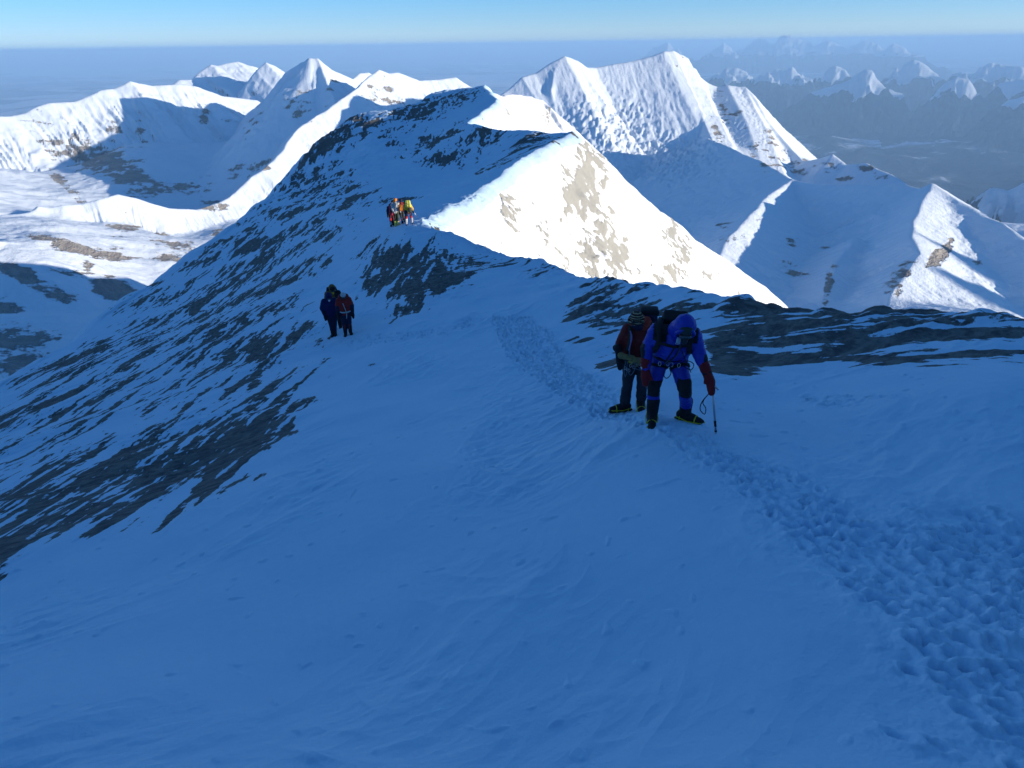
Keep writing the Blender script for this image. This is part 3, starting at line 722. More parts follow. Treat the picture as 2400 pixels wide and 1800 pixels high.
def tube(pts, r_, n=8):
    pts = [V(p) for p in pts]; vs = []; fs = []
    u = None
    for i, p in enumerate(pts):
        d = (pts[min(i+1, len(pts)-1)]-pts[max(i-1, 0)]).normalized()
        u = (u-d*u.dot(d)).normalized() if u is not None and (u-d*u.dot(d)).length > 1e-4 else d.orthogonal().normalized()
        v = d.cross(u); rr_ = r_[i] if isinstance(r_, (list, tuple)) else r_
        for k in range(n): t = 2*math.pi*k/n; vs.append(p+u*math.cos(t)*rr_+v*math.sin(t)*rr_)
    for i in range(len(pts)-1):
        for k in range(n): a = i*n+k; b = i*n+(k+1) % n; fs.append([a, b, b+n, a+n])
    fs.append(list(range(n))[::-1]); fs.append([(len(pts)-1)*n+k for k in range(n)])
    return vs, fs
def ribbon(pts, w, th, up):
    """flat strap along a path"""
    pts = [V(p) for p in pts]; vs = []; fs = []
    for i, p in enumerate(pts):
        d = (pts[min(i+1, len(pts)-1)]-pts[max(i-1, 0)]).normalized(); nrm = V(up[i] if isinstance(up, list) else up); s = d.cross(nrm).normalized(); nrm = s.cross(d)
        for a, b in ((-1,-1),(1,-1),(1,1),(-1,1)): vs.append(p+s*a*w/2+nrm*b*th/2)
    for i in range(len(pts)-1):
        for k in range(4): a = i*4+k; b = i*4+(k+1) % 4; fs.append([a, b, b+4, a+4])
    fs.append([3,2,1,0]); e = (len(pts)-1)*4; fs.append([e, e+1, e+2, e+3]); return vs, fs
def smooth_path(pts, n=6):
    pts = [V(p) for p in pts]; out = []
    for i in range(len(pts)-1):
        a = pts[max(i-1, 0)]; b = pts[i]; c = pts[i+1]; d = pts[min(i+2, len(pts)-1)]
        for k in range(n):
            t = k/n; out.append(0.5*((2*b)+(c-a)*t+(2*a-5*b+4*c-d)*t*t+(3*b-a-3*c+d)*t**3))
    out.append(pts[-1]); return out
def mk(name, shapes, mats, parent=None, voxel=0, smooth_it=0, disp=None, zone=None, label=None):
    vs = []; fs = []
    for v, f in shapes:
        o_ = len(vs); vs += v; fs += [[i+o_ for i in q] for q in f]
    me = bpy.data.meshes.new(name); me.from_pydata([tuple(v) for v in vs], [], fs); me.update()
    o = bpy.data.objects.new(name, me); COL.objects.link(o)
    if voxel:
        m = o.modifiers.new('r', 'REMESH'); m.mode = 'VOXEL'; m.voxel_size = voxel; m.use_smooth_shade = True
        if smooth_it: s_ = o.modifiers.new('s', 'SMOOTH'); s_.iterations = smooth_it; s_.factor = .6
        dg = bpy.context.evaluated_depsgraph_get(); dg.update(); me2 = bpy.data.meshes.new_from_object(o.evaluated_get(dg)); o.modifiers.clear()
        o.data = me2; bpy.data.meshes.remove(me); me = me2; me.name = name
    n = len(me.vertices)
    if disp is not None:
        c_ = np.zeros(n*3, np.float32); me.vertices.foreach_get('co', c_); nr = np.zeros(n*3, np.float32); me.vertices.foreach_get('normal', nr)
        c_ = c_.reshape(-1, 3); nr = nr.reshape(-1, 3); c_ += nr*disp(c_)[:, None]; me.vertices.foreach_set('co', c_.reshape(-1)); me.update()
    me.polygons.foreach_set('use_smooth', [True]*len(me.polygons))
    for m in (mats if isinstance(mats, list) else [mats]): me.materials.append(m)
    if zone is not None:
        me.polygons.foreach_set('material_index', [zone(p.center) for p in me.polygons])
    if parent is not None: o.parent = parent
    if label: o['label'] = label
    return o
def wrinkle(a1=.010, s1=9, a2=.004, s2=30, baffle=0.0, seed=0):
    def f(c):
        d = fbm(c[:, 0]*s1+c[:, 1]*5, c[:, 2]*s1, 3, 601+seed)*a1+fbm(c[:, 0]*s2+c[:, 1]*s2, c[:, 2]*s2*1.4, 2, 611+seed)*a2
        if baffle: d = d+(np.abs(np.sin(c[:, 2]*math.pi/.085+c[:, 0]*.8))**.6-.6)*baffle
        return d.astype(np.float32)
    return f
MC = {}
def C(name, col, **k):
    if name not in MC: MC[name] = plain(name, col, **k)
    return MC[name]
BLUE = C('blue_nylon', (.008,.024,.33), rough=.45, spec=.4); BLACK = C('black_fabric', (.012,.012,.014)); DRED = C('dark_red_shell', (.17,.016,.014))
MITT = C('red_mitten', (.20,.010,.012)); SKIN = C('skin', (.28,.15,.10)); NAVY = C('navy_fabric', (.012,.016,.045)); CHAR = C('charcoal_trousers', (.022,.026,.034))
YEL = C('yellow_strap', (.62,.50,.03)); STEEL = C('steel', (.45,.45,.47), metal=.9, rough=.35); LENS = C('goggle_lens', (.03,.05,.05), rough=.08, spec=.8, bump=0)
ORNG = C('orange_nylon', (.75,.22,.02)); TAN = C('tan_glove', (.20,.15,.06)); RUB = C('mask_rubber', (.02,.022,.026), rough=.4); CLEAR = C('mask_valve', (.35,.38,.42), rough=.25)
RED = C('red_down', (.30,.02,.015)); GREY = C('grey_jacket', (.45,.47,.47)); OLIVE = C('olive_trousers', (.06,.065,.03)); YLW = C('yellow_jacket', (.75,.42,.03)); LIME = C('lime_pack', (.62,.62,.12))
PINK = C('pink_pack', (.62,.05,.09)); WHT = C('white_print', (.75,.76,.78)); BROWN = C('brown_yellow_hood', (.16,.09,.02)); TEAL = C('dark_green_pack', (.02,.04,.035)); PURP = C('purple_cord', (.25,.16,.35)); ROPE = C('pink_rope', (.75,.22,.35))
BOOTY = C('boot_yellow', (.65,.62,.12)); HATM = None
def knit():
    m, nt, b = new_mat('patterned_knit'); tc = N(nt, 'ShaderNodeTexCoord').outputs['Object']
    sp = N(nt, 'ShaderNodeSeparateXYZ'); nt.links.new(tc, sp.inputs[0])
    z = mathn(nt, 'SINE', mathn(nt, 'MULTIPLY', sp.outputs[2], 190.0)); n = noise(nt, scaled(nt, tc, (60, 60, 12)), 1.0, 2)
    f = ramp(nt, mathn(nt, 'ADD', z, mathn(nt, 'MULTIPLY', mathn(nt, 'SUBTRACT', n, .5), 2.5)), .35, .6)
    c = mixc(nt, f, (.05, .018, .012), (.34, .26, .15)); nt.links.new(c, b.inputs['Base Color']); b.inputs['Roughness'].default_value = .95
    return m
HATM = knit()

def boot(parent, ankle, toe_dir, s=1.0, mat=None, straps=YEL, fine=True, shaft=.22, extra=None):
    """mountaineering boot standing with its sole under the ankle point (ankle z = sole + .12)"""
    A = V(ankle); d = V(toe_dir).normalized(); up = V((0,0,1)); sd = d.cross(up).normalized(); mat = mat or BLACK
    sole = A-up*.12*s
    sh = [cap(A+up*shaft*s, .075*s, A, .066*s), cap(A-d*.04*s-up*.05*s, .062*s, A+d*.10*s-up*.06*s, .055*s), cap(A+d*.10*s-up*.07*s, .056*s, A+d*.185*s-up*.078*s, .048*s)]
    b = mk('boot', sh, [mat], parent, .012 if fine else .02, 2, wrinkle(.003, 14, .002, 50))
    if fine:
        so_ = [cap(sole-d*.075*s+up*.012, .045*s, sole+d*.19*s+up*.012, .047*s, flat=.35, flat_axis=up)]
        mk('sole', so_, RUB, b)
        st = []
        for k_, x in enumerate((-.04, .13)):
            pts = [sole+d*x*s+sd*(.062*math.cos(t))*s+up*(.02+.085*(1 if k_ else 1.25)*max(0, math.sin(t)))*s for t in np.linspace(0, math.pi, 10)]
            st.append(tube(pts, .0065*s, 6))
        for sg in (-1, 1): st.append(tube([sole+d*-.08*s+sd*sg*.058*s+up*.055*s, sole+d*.05*s+sd*sg*.066*s+up*.04*s, sole+d*.19*s+sd*sg*.05*s+up*.05*s], .006*s, 6))
        st.append(tube([sole+d*.19*s+sd*.05*s+up*.05*s, sole+d*.235*s+up*.055*s, sole+d*.19*s-sd*.05*s+up*.05*s], .007*s, 6))
        mk('crampon_strap', st, straps, b)
        sp = [tube([sole-d*.07*s+sd*sg*.035*s-up*.002, sole+d*.2*s+sd*sg*.038*s-up*.002], .005*s, 5) for sg in (-1, 1)]
        for x in (-.06, .0, .07, .13, .18):
            for sg in (-1, 1): sp.append(tube([sole+d*x*s+sd*sg*.04*s, sole+d*(x+.006)*s+sd*sg*.047*s-up*.038*s], [.008*s, .002*s], 5))
        for sg in (-1, 1): sp.append(tube([sole+d*.2*s+sd*sg*.022*s, sole+d*.262*s+sd*sg*.03*s-up*.02*s], [.007*s, .002*s], 5))
        mk('crampon', sp, C('crampon_orange', (.35,.10,.02), metal=.3, rough=.5) if straps is YEL and extra else STEEL, b)
    elif straps: 
        mk('crampon_strap', [tube([sole+d*.12*s+sd*(.06*math.cos(t))*s+up*(.02+.08*math.sin(t))*s for t in np.linspace(0, math.pi, 8)], .01*s, 5)], straps, b)
    return b
def mitten(parent, wrist, tip, thumb_dir, mat, s=1.0, cuff=True, curl=None, fine=True):
    W = V(wrist); T = V(tip); ax = (T-W).normalized(); th = V(thumb_dir).normalized()
    sh = [cap(W-ax*.10*s, .066*s, W, .058*s), cap(W, .056*s, W+(T-W)*.55, .060*s), cap(W+(T-W)*.55, .058*s, T if curl is None else V(curl), .042*s)]
    sh.append(cap(W+(T-W)*.28+th*.03*s, .030*s, W+(T-W)*.62+th*.078*s, .023*s))
    return mk('mitten', sh, [mat], parent, .011 if fine else .02, 2, wrinkle(.004, 16, .003, 45))
def glove(parent, wrist, direction, palm_n, mat, s=1.0, curl=1.1):
    """five-fingered glove: palm, four curled fingers of different length, thumb leaving the side"""
    W = V(wrist); d = V(direction).normalized(); n = V(palm_n).normalized(); sd = d.cross(n).normalized()
    sh = [cap(W-d*.07*s, .045*s, W, .036*s), cap(W+sd*.022*s, .024*s, W+d*.085*s+sd*.030*s, .021*s), cap(W-sd*.022*s, .024*s, W+d*.08*s-sd*.030*s, .020*s), cap(W, .026*s, W+d*.085*s, .022*s)]
    for k_, (off, ln) in enumerate(((.033, .070), (.011, .080), (-.011, .074), (-.033, .058))):
        p = W+d*.088*s+sd*off*s; dd = d.copy(); a = 0
        for j in range(3):
            a += curl*(.55+.08*k_); dd = (d*math.cos(a)+n*math.sin(a)).normalized(); q = p+dd*ln*s*(.45, .32, .25)[j]
            sh.append(cap(p, (.0115-.001*j)*s, q, (.0105-.001*j)*s, 8)); p = q
    p = W+d*.03*s+sd*.038*s; q = p+(d*.6+sd*.7+n*.4).normalized()*.042*s; r_ = q+(d*.6+n*.8-sd*.1).normalized()*.034*s
    sh += [cap(p, .014*s, q, .012*s, 8), cap(q, .012*s, r_, .010*s, 8)]
    return mk('glove', sh, [mat], parent, .006, 1)
def backpack(parent, c, size, rot, mat, fine=True, extra=None, straps=None, sh_pts=None):
    R3 = rot.to_matrix()
    sh = [boxm(c, size, rot, .3), boxm(V(c)+R3 @ V((0, 0, size[2]*.50)), (size[0]*.9, size[1]*.85, size[2]*.22), rot, .45), boxm(V(c)+R3 @ V((0, size[1]*.5, -size[2]*.12)), (size[0]*.6, size[1]*.4, size[2]*.5), rot, .4)]
    b = mk('backpack', sh, [mat], parent, .016 if fine else .025, 3, wrinkle(.012, 8, .004, 30))
    if straps:
        mk('strap', [ribbon(smooth_path(p), .045, .014, (0, -1, .2)) for p in straps], BLACK if mat is not BLACK else TEAL, b)
    return b
def person(name_label, px, py, s, J, kit, group=None, az_turn=0.0, root_at=None, rs=1.0):
    g = stand(px, py) if root_at is None else root_at
    az_ = math.atan2(g.x, g.y)
    root = bpy.data.objects.new('person', None); COL.objects.link(root); root.location = g; root.rotation_euler = (0, 0, -az_+az_turn)
    root.scale = (rs, rs, rs); root['label'] = name_label; root['category'] = 'person'
    if group: root['group'] = group
    Rz = Euler((0, 0, -az_+az_turn)).to_matrix()
    J = {k: V(v)*s for k, v in J.items()}
    for sd in ('l', 'r'):           # feet on the actual snow
        f = J['ank_'+sd]; w_ = g+Rz @ V((f.x*rs, f.y*rs, 0)); gz_ = (max(surf(w_.x, w_.y), surf(w_.x+.05, w_.y-.08), surf(w_.x-.05, w_.y-.08))-g.z)/rs
        dz = gz_+(.12-.012)*s+J.get('lift_'+sd, V((0,0,0))).z-f.z
        J['ank_'+sd] = f+V((0, 0, dz)); J['knee_'+sd] = J['knee_'+sd]+V((0, 0, dz*.5))
    root['joints'] = 1; del root['joints']
    fine = kit.get('fine', True); vx = .014 if fine else .024
    # body: one continuous skin figure under the clothes
    hd = J['head']; ne = J['neck']; look = kit.get('look', V((0, -1, -.4))).normalized(); upv = (hd-ne).normalized()
    sh = [ico(hd+upv*.02*s, (.078*s, .092*s, .108*s)), cap(hd+look*.03*s-upv*.05*s, .052*s, hd+look*.055*s-upv*.085*s, .034*s), cap(ne, .055*s, hd, .052*s),
          cap(hd+look*.085*s, .012*s, hd+look*.108*s-upv*.022*s, .014*s)]
    sdv = look.cross(upv).normalized()
    for q in (-1, 1): sh.append(ico(hd+sdv*q*.08*s, (.014*s, .018*s, .028*s), 1))
    hipc = (J['hip_l']+J['hip_r'])/2; shc = (J['sho_l']+J['sho_r'])/2
    sh += [cap(hipc, .11*s, shc-V((0,0,.08*s)), .12*s), cap(J['sho_l'], .05*s, J['sho_r'], .05*s), cap(shc, .07*s, ne, .05*s)]
    for q in ('l', 'r'):
        sh += [cap(J['sho_'+q], .052*s, J['elb_'+q], .040*s), cap(J['elb_'+q], .038*s, J['wri_'+q], .027*s), cap(J['hip_'+q], .082*s, J['knee_'+q], .055*s), cap(J['knee_'+q], .052*s, J['ank_'+q], .038*s), cap(J['wri_'+q], .028*s, J['hand_'+q], .026*s)]
    mk('body', sh, [SKIN], root, .016 if fine else .024, 2)
    k = kit['bulk']
    # jacket / upper suit
    up = [cap(hipc+V((0,0,.02*s)), .150*k*s, shc-V((0,0,.16*s)), .175*k*s), cap(shc-V((0,0,.16*s)), .17*k*s, shc-V((0,0,.03*s)), .135*k*s), cap(J['sho_l'], .082*k*s, J['sho_r'], .082*k*s), cap(shc, .10*k*s, ne, .078*k*s)]
    for q in ('l', 'r'):
        up += [cap(hipc+(J['hip_'+q]-hipc)*.6, .13*k*s, J['sho_'+q]+(shc-J['sho_'+q])*.35-V((0,0,.12*s)), .125*k*s), cap(J['sho_'+q], .088*k*s, J['elb_'+q], .076*k*s), cap(J['elb_'+q], .074*k*s, J['wri_'+q], .054*k*s)]
    if kit.get('skirt'): up += [cap(hipc+(J['hip_'+q]-hipc)*.7-V((0,0,kit['skirt']*s)), .125*k*s, hipc, .15*k*s) for q in ('l', 'r')]
    jn = kit.get('jname', 'jacket')
    mk(jn, up, kit['jmats'], root, vx, 3, wrinkle(.014, 8, .005, 28, kit.get('baffle', 0), kit.get('seed', 0)), kit.get('jzone') and (lambda c: kit['jzone'](c, J)))
    lo = [cap(J['hip_l'], .13*k*s, J['hip_r'], .13*k*s)]
    for q in ('l', 'r'):
        lo += [cap(J['hip_'+q], .118*k*s, J['knee_'+q], .082*k*s), cap(J['knee_'+q], .080*k*s, J['ank_'+q]+V((0,0,kit.get('hem', .10)*s)), .070*k*s*kit.get('cuffw', 1))]
    mk(kit.get('tname', 'trousers'), lo, kit['tmats'], root, vx, 2, wrinkle(.016, 8, .005, 26, 0, 3+kit.get('seed', 0)), kit.get('tzone') and (lambda c: kit['tzone'](c, J)))
    for q in ('l', 'r'):
        boot(root, J['ank_'+q], kit['toe_'+q], s*kit.get('bs', 1.12), kit.get('bmat', BLACK), kit.get('straps', YEL), fine, kit.get('shaft', .2), kit.get('orange'))
    return root, J

# ---------------------------------------------------------------- the two nearest climbers
def inst(J, q, t): return J[q]
BJ = dict(hip_l=(-.12,.10,.90), hip_r=(.09,.08,.90), knee_l=(-.17,-.06,.50), knee_r=(.23,-.18,.57), ank_l=(-.16,-.08,.12), ank_r=(.27,.04,.12), sho_l=(-.20,-.13,1.33), sho_r=(.26,-.12,1.31),
          elb_l=(-.30,-.12,1.06), elb_r=(.36,-.18,1.06), wri_l=(-.29,-.18,.82), wri_r=(.47,-.28,.87), hand_l=(-.28,-.19,.74), hand_r=(.53,-.32,.78), neck=(.07,-.24,1.38), head=(.14,-.37,1.47))
def bz_j(c, J):
    sl_, sr_ = J['sho_l'], J['sho_r']
    if c.z > 1.24 and c.y < .1 and (abs(c.x-(sl_.x+.05)) < .085 or abs(c.x-(sr_.x-.02)) < .075) : return 1
    if c.z > 1.33 and c.y < .12 and c.x < 0.0 and c.x > -.2: return 1
    if c.x < J['elb_l'].x-.02 and .84 < c.z < 1.16: return 1
    if c.x > J['elb_r'].x+.055 and c.z < 1.1: return 1
    return 0
def bz_t(c, J):
    for q in ('l', 'r'):
        k_ = J['knee_'+q]
        if abs(c.x-k_.x) < .11 and -.12 < c.z-k_.z < (.11 if q == 'l' else .14) and c.y < k_.y+.05: return 1
    return 0
s1 = 1.0
blue, JB = person('person in bright blue down suit with black knees and red mittens, leaning on ice axe', 1556, 982, s1, BJ,
   dict(bulk=1.12, look=V((.12,-.75,-.75)), jmats=[BLUE, BLACK], jzone=bz_j, tmats=[BLUE, BLACK], tzone=bz_t, jname='down_suit_top', tname='down_suit_legs', baffle=.007, toe_l=(.06,-1,-.25), toe_r=(.93,-.36,-.03), straps=YEL, orange=True, hem=.09, shaft=.13, bs=1.2, cuffw=1.0), rs=.95)
def head_gear_blue(root, J, s):
    hd = J['head']; ne = J['neck']; look = V((.12,-.75,-.75)).normalized(); upv = (hd-ne).normalized(); sd = look.cross(V((0,0,1))).normalized(); upv = sd.cross(look).normalized()
    # hood: open shell around the head
    sh = [ico(hd-look*.035+upv*.035, (.142,.142,.150)), cap(ne+V((0,.05,.0)), .135, hd-look*.06, .125)]
    hood = mk('hood', sh, [BLUE, BLACK], root, .013, 3, wrinkle(.012, 12, .004, 40), lambda c: 1 if (c-hd).dot(look) > .085 and (c-hd-look*.1).length < .085 else 0)
    rim = []
    for t in np.linspace(0, 2*math.pi, 25): rim.append(hd+look*.068+sd*math.cos(t)*.108+upv*(.012+math.sin(t)*.118))
    mk('hood_rim', [tube(rim, .020, 8)], BLUE, hood)
    g_ = [ico(hd+look*.098+upv*.045, (.082,.045,.045))]
    gg = mk('goggles', [cap(hd+look*.10+upv*.042-sd*.045, .036, hd+look*.10+upv*.042+sd*.045, .036, flat=.8, flat_axis=look)], RUB, root, .009, 1)
    mk('lens', [cap(hd+look*.122+upv*.044-sd*.042, .030, hd+look*.122+upv*.044+sd*.042, .030, flat=.5, flat_axis=look)], LENS, gg)
    cp = mk('helmet_cap', [ico(hd+upv*.088+look*.045, (.088,.075,.062))], TEAL, root)
    mo = mk('oxygen_mask', [cap(hd+look*.085-upv*.03, .058, hd+look*.135-upv*.055, .040), cap(hd+look*.09-upv*.05-sd*.05, .02, hd+look*.09-upv*.05+sd*.05, .02)], RUB, root, .009, 1)
    c = hd+look*.115-upv*.052-V((.058,.0,.0))
    mk('mask_valve', [cap(c, .034, c+look*.028+V((-.012,0,0)), .028), tube([c+look*.055+V((-.02,0,0))+sd*math.cos(t)*.026+upv*math.sin(t)*.026 for t in np.linspace(0, 2*math.pi, 13)], .005, 6)], CLEAR, mo)
    mk('mask_hose', [tube(smooth_path([hd+look*.14-upv*.085, V((.11,-.40,1.26)), V((.08,-.33,1.12)), V((.02,-.25,1.00)), V((-.06,-.20,.90))]), .011)], RUB, mo)
head_gear_blue(blue, JB, s1)
bp = backpack(blue, (.02,.16,1.22), (.36,.24,.52), Euler((.42,0,0)), BLACK)
mk('strap', [ribbon(smooth_path([(-.15,.02,1.45),(-.17,-.16,1.42),(-.15,-.285,1.27),(-.19,-.25,1.12),(-.24,-.05,1.02)]), .07, .02, [(0,-.3,1)]*6+[(0,-1,.3)]*19),
             ribbon(smooth_path([(.22,.02,1.43),(.24,-.16,1.40),(.22,-.28,1.25),(.23,-.24,1.12),(.25,-.05,1.02)]), .07, .02, [(0,-.3,1)]*6+[(0,-1,.3)]*19),
             ribbon([(-.17,-.29,1.24),(.03,-.335,1.21),(.22,-.29,1.23)], .035, .012, (0,-1,0))], BLACK, bp)
hb = J0 = None
def harness(root, J, s, waist_z, rx, ry, cy_, mat, loops=True, legs=True):
    cx_ = (J['hip_l'].x+J['hip_r'].x)/2
    sh = [ribbon([(cx_+rx*math.cos(t), cy_+ry*math.sin(t), waist_z) for t in np.linspace(0, 2*math.pi, 28)], .055, .014, [V((math.cos(t), math.sin(t), 0)) for t in np.linspace(0, 2*math.pi, 28)])]
    if legs:
        for q, sg in (('l', -1), ('r', 1)):
            h = J['hip_'+q]; k_ = J['knee_'+q]; c = h+(k_-h)*.33; ax = (k_-h).normalized(); u = V((1,0,0)); u = (u-ax*u.dot(ax)).normalized(); v = ax.cross(u)
            sh.append(ribbon([c+u*math.cos(t)*.128*s+v*math.sin(t)*.128*s for t in np.linspace(0, 2*math.pi, 20)], .04, .012, [u*math.cos(t)+v*math.sin(t) for t in np.linspace(0, 2*math.pi, 20)]))
    return mk('harness', sh, mat, root)
hb = harness(blue, JB, 1, .955, .205, .195, .03, BLACK)
for cx_, cz_ in ((-.02,.91),(.03,.90),(.12,.90),(-.12,.9)): mk('carabiner', [tube([(cx_+.018*math.cos(t), -.18, cz_+.03*math.sin(t)) for t in np.linspace(0, 2*math.pi, 12)], .005, 6)], STEEL, hb)
mk('sling', [tube(smooth_path([(-.04,-.19,.92),(-.06,-.25,.80),(-.02,-.26,.74),(.03,-.24,.80),(.01,-.19,.92)]), .006, 6),
             tube(smooth_path([(.13,-.18,.93),(.22,-.22,.99),(.30,-.22,.95),(.27,-.2,.86),(.18,-.19,.90)]), .006, 6), tube(smooth_path([(.10,-.35,1.25),(.16,-.30,1.10),(.22,-.22,.95),(.28,-.2,.82)]), .006, 6),
             tube(smooth_path([(.06,-.37,1.25),(.0,-.32,1.1),(-.06,-.22,.94)]), .008, 6)], BLACK, hb)
mitten(blue, JB['wri_l'], (-.275,-.22,.62), (.9,-.4,0), MITT, 1.08)
mitten(blue, JB['wri_r'], (.56,-.35,.70), (-.7,-.5,.2), MITT, 1.08, curl=(.545,-.40,.67))
mk('mitten_label', [boxm((-.345,-.20,.83), (.012,.05,.02), Euler((0,0,.3)))], WHT, blue)
# ice axe in the hand, spike in the snow
def ice_axe(root_obj, top, bottom, label):
    Mw = root_obj.matrix_basis; a = Mw @ V(top); b = Mw @ V(bottom)
    gz_ = surf(b.x, b.y); b.z = gz_-.03
    e = bpy.data.objects.new('ice_axe', None); COL.objects.link(e); e.location = b; e['label'] = label; e['category'] = 'ice axe'
    a = a-b; z = V((0,0,0)); ax = a.normalized(); sd = (Mw.to_3x3() @ V((1,-.3,0))); sd = (sd-ax*sd.dot(ax)).normalized()
    mk('shaft', [tube([ax*.06, a], .013, 10)], STEEL, e); mk('spike', [tube([ax*-.03, ax*.07], [.002, .014], 8)], STEEL, e)
    mk('grip_band', [tube([a*.20, a*.32], .0155, 10)], BLACK, e); mk('grip_band', [tube([a*.09, a*.12], .0155, 10)], BLACK, e)
    mk('axe_head', [ribbon([a-sd*.055, a-sd*.03+ax*.004, a+sd*.03+ax*.004, a+sd*.06-ax*.02, a+sd*.07-ax*.035], .018, .012, ax.cross(sd))], STEEL, e)
    mk('leash', [tube(smooth_path([a-ax*.02, a-sd*.06-ax*.10, a-sd*.14-ax*.20, a-sd*.17-ax*.30, a-sd*.12-ax*.36, a-sd*.10-ax*.28, a-sd*.13-ax*.21, a-sd*.08-ax*.12]), .006, 6)], BLACK, e)
    return e
bpy.context.view_layer.update()
blue.rotation_mode = 'XYZ'
def basis(o): return Matrix.LocRotScale(o.location, o.rotation_euler, o.scale)
class _M:   # small adapter: basis matrix before the depsgraph has run
    def __init__(s, o): s.matrix_basis = basis(o)
ice_axe(_M(blue), (.55,-.37,.73), (.67,-.42,.10), 'silver ice axe with black bands under the blue climber\'s red mitten')

RJ = dict(hip_l=(-.10,.04,.88), hip_r=(.10,.04,.88), knee_l=(-.12,-.04,.48), knee_r=(.10,-.03,.48), ank_l=(-.14,.02,.12), ank_r=(.11,-.02,.12), sho_l=(-.18,-.02,1.38), sho_r=(.20,.04,1.38),
          elb_l=(-.28,.02,1.10), elb_r=(.30,-.02,1.06), wri_l=(-.18,-.20,1.02), wri_r=(.10,-.25,1.00), hand_l=(-.12,-.25,1.02), hand_r=(.03,-.29,1.03), neck=(-.01,-.03,1.45), head=(-.045,-.10,1.575))
s2 = 1.0
redp, JR = person('person in dark red jacket, striped knit hat and charcoal trousers behind the blue climber', 1484, 962, s2, RJ,
   dict(bulk=1.0, look=V((-.35,-.8,-.45)), jmats=[DRED], tmats=[CHAR], baffle=0, skirt=.08, seed=5, toe_l=(-.95,-.35,-.05), toe_r=(.1,-1,-.2), straps=YEL, hem=.03, cuffw=1.18, bs=1.1, shaft=.1), rs=.93)
def head_gear_red(root, J):
    hd = J['head']; look = V((-.35,-.8,-.45)).normalized(); sd = look.cross(V((0,0,1))).normalized(); upv = sd.cross(look).normalized()
    h = mk('knit_hat', [ico(hd+upv*.055-look*.005, (.102,.108,.088))], [HATM], root, .009, 2, wrinkle(.004, 30, .003, 60))
    mk('hat_brim', [tube([hd+upv*.028+look*(.02+.105*math.cos(t))+sd*.108*math.sin(t) for t in np.linspace(0, 2*math.pi, 25)], .017, 8)], HATM, h)
    for q in (-1, 1): mk('ear_flap', [ico(hd+sd*q*.10-upv*.02, (.02,.03,.05), 1)], HATM, h)
    mk('neck_gaiter', [cap(J['neck']+V((0,-.01,.02)), .10, hd-upv*.075+look*.02, .088)], NAVY, root, .011, 2, wrinkle(.008, 20, .004, 50))
    mk('glasses', [cap(hd+look*.092+upv*.022-sd*.04, .026, hd+look*.092+upv*.022+sd*.04, .026, flat=.6, flat_axis=look)], LENS, root)
    mk('hood', [cap(J['neck']+V((.02,.09,-.02)), .12, J['neck']+V((.10,.04,.06)), .085), cap(J['neck']+V((-.09,.02,-.01)), .07, J['neck']+V((.08,.0,.01)), .085), cap(J['neck']+V((.06,.06,.0)), .09, hd+V((.075,.05,.0)), .055)], [C('orange_red_lining', (.34,.035,.02))], root, .012, 2, wrinkle(.012, 14, .004, 40))
    mk('head_torch', [cap(hd+upv*.06+look*.10, .02, hd+upv*.06+look*.118, .016)], RUB, h)
head_gear_red(redp, JR)
bp = backpack(redp, (.10,.24,1.24), (.34,.26,.62), Euler((.08,0,.12)), NAVY)
mk('strap', [ribbon(smooth_path([(-.13,.1,1.46),(-.14,-.06,1.45),(-.12,-.175,1.30),(-.16,-.165,1.10),(-.2,.0,1.0)]), .05, .016, [(0,-.3,1)]*6+[(0,-1,.3)]*19),
             ribbon(smooth_path([(.17,.14,1.47),(.17,-.04,1.46),(.14,-.155,1.30),(.19,-.165,1.08),(.22,.0,.98)]), .05, .016, [(0,-.3,1)]*6+[(0,-1,.3)]*19)], TEAL, bp)
mk('pack_lid', [boxm((.13,.22,1.60), (.28,.22,.10), Euler((.05,0,.12)), .4)], BLACK, bp)
hb = harness(redp, JR, 1, .90, .185, .175, .03, BLACK)
rs_ = random.Random(5)
gear = []
for i in range(9):
    cx_ = -.17+.03*i+rs_.uniform(-.01,.01); cz_ = .95-rs_.uniform(0, .16)*(1 if i < 7 else .5)
    mk('carabiner', [tube([(cx_+.014*math.cos(t), -.215+.02*math.sin(i*2), cz_+.028*math.sin(t)) for t in np.linspace(0, 2*math.pi, 12)], .0045, 6)], STEEL, hb)
mk('figure_eight_device', [tube([(-.10+.02*math.cos(t), -.25, 1.0+.022*math.sin(t)) for t in np.linspace(0, 2*math.pi, 12)], .006, 6), tube([(-.10+.014*math.cos(t), -.25, .955+.016*math.sin(t)) for t in np.linspace(0, 2*math.pi, 12)], .006, 6)], YEL, hb)
mk('sling', [tube(smooth_path(p), r_, 6) for p, r_ in (
   ([(-.12,-.21,1.0),(-.14,-.23,.85),(-.08,-.24,.73),(-.02,-.22,.84),(-.05,-.2,.95)], .006), ([(-.16,-.2,.95),(-.18,-.2,.8),(-.155,-.2,.68),(-.13,-.2,.8)], .006),
   ([(-.1,-.22,.95),(0,-.24,.84),(.14,-.2,.83),(.24,-.08,.92)], .008), ([(-.12,-.22,.98),(.02,-.24,.88),(.13,-.2,.79),(.22,-.1,.82),(.24,-.04,.90)], .006), ([(-.12,-.18,1.40),(-.11,-.21,1.25),(-.12,-.21,1.1),(-.1,-.23,1.0)], .009))], C('grey_blue_cord', (.12,.16,.2)), hb)
mk('lanyard', [tube(smooth_path([(-.13,-.17,1.42),(-.10,-.215,1.34),(-.115,-.22,1.22),(-.13,-.2,1.12)]), .010, 6)], PURP, hb)
glove(redp, JR['wri_r']+V((-.03,-.03,0)), (-1,-.25,.15), (0,.2,-1), TAN, 1.25, 1.0)
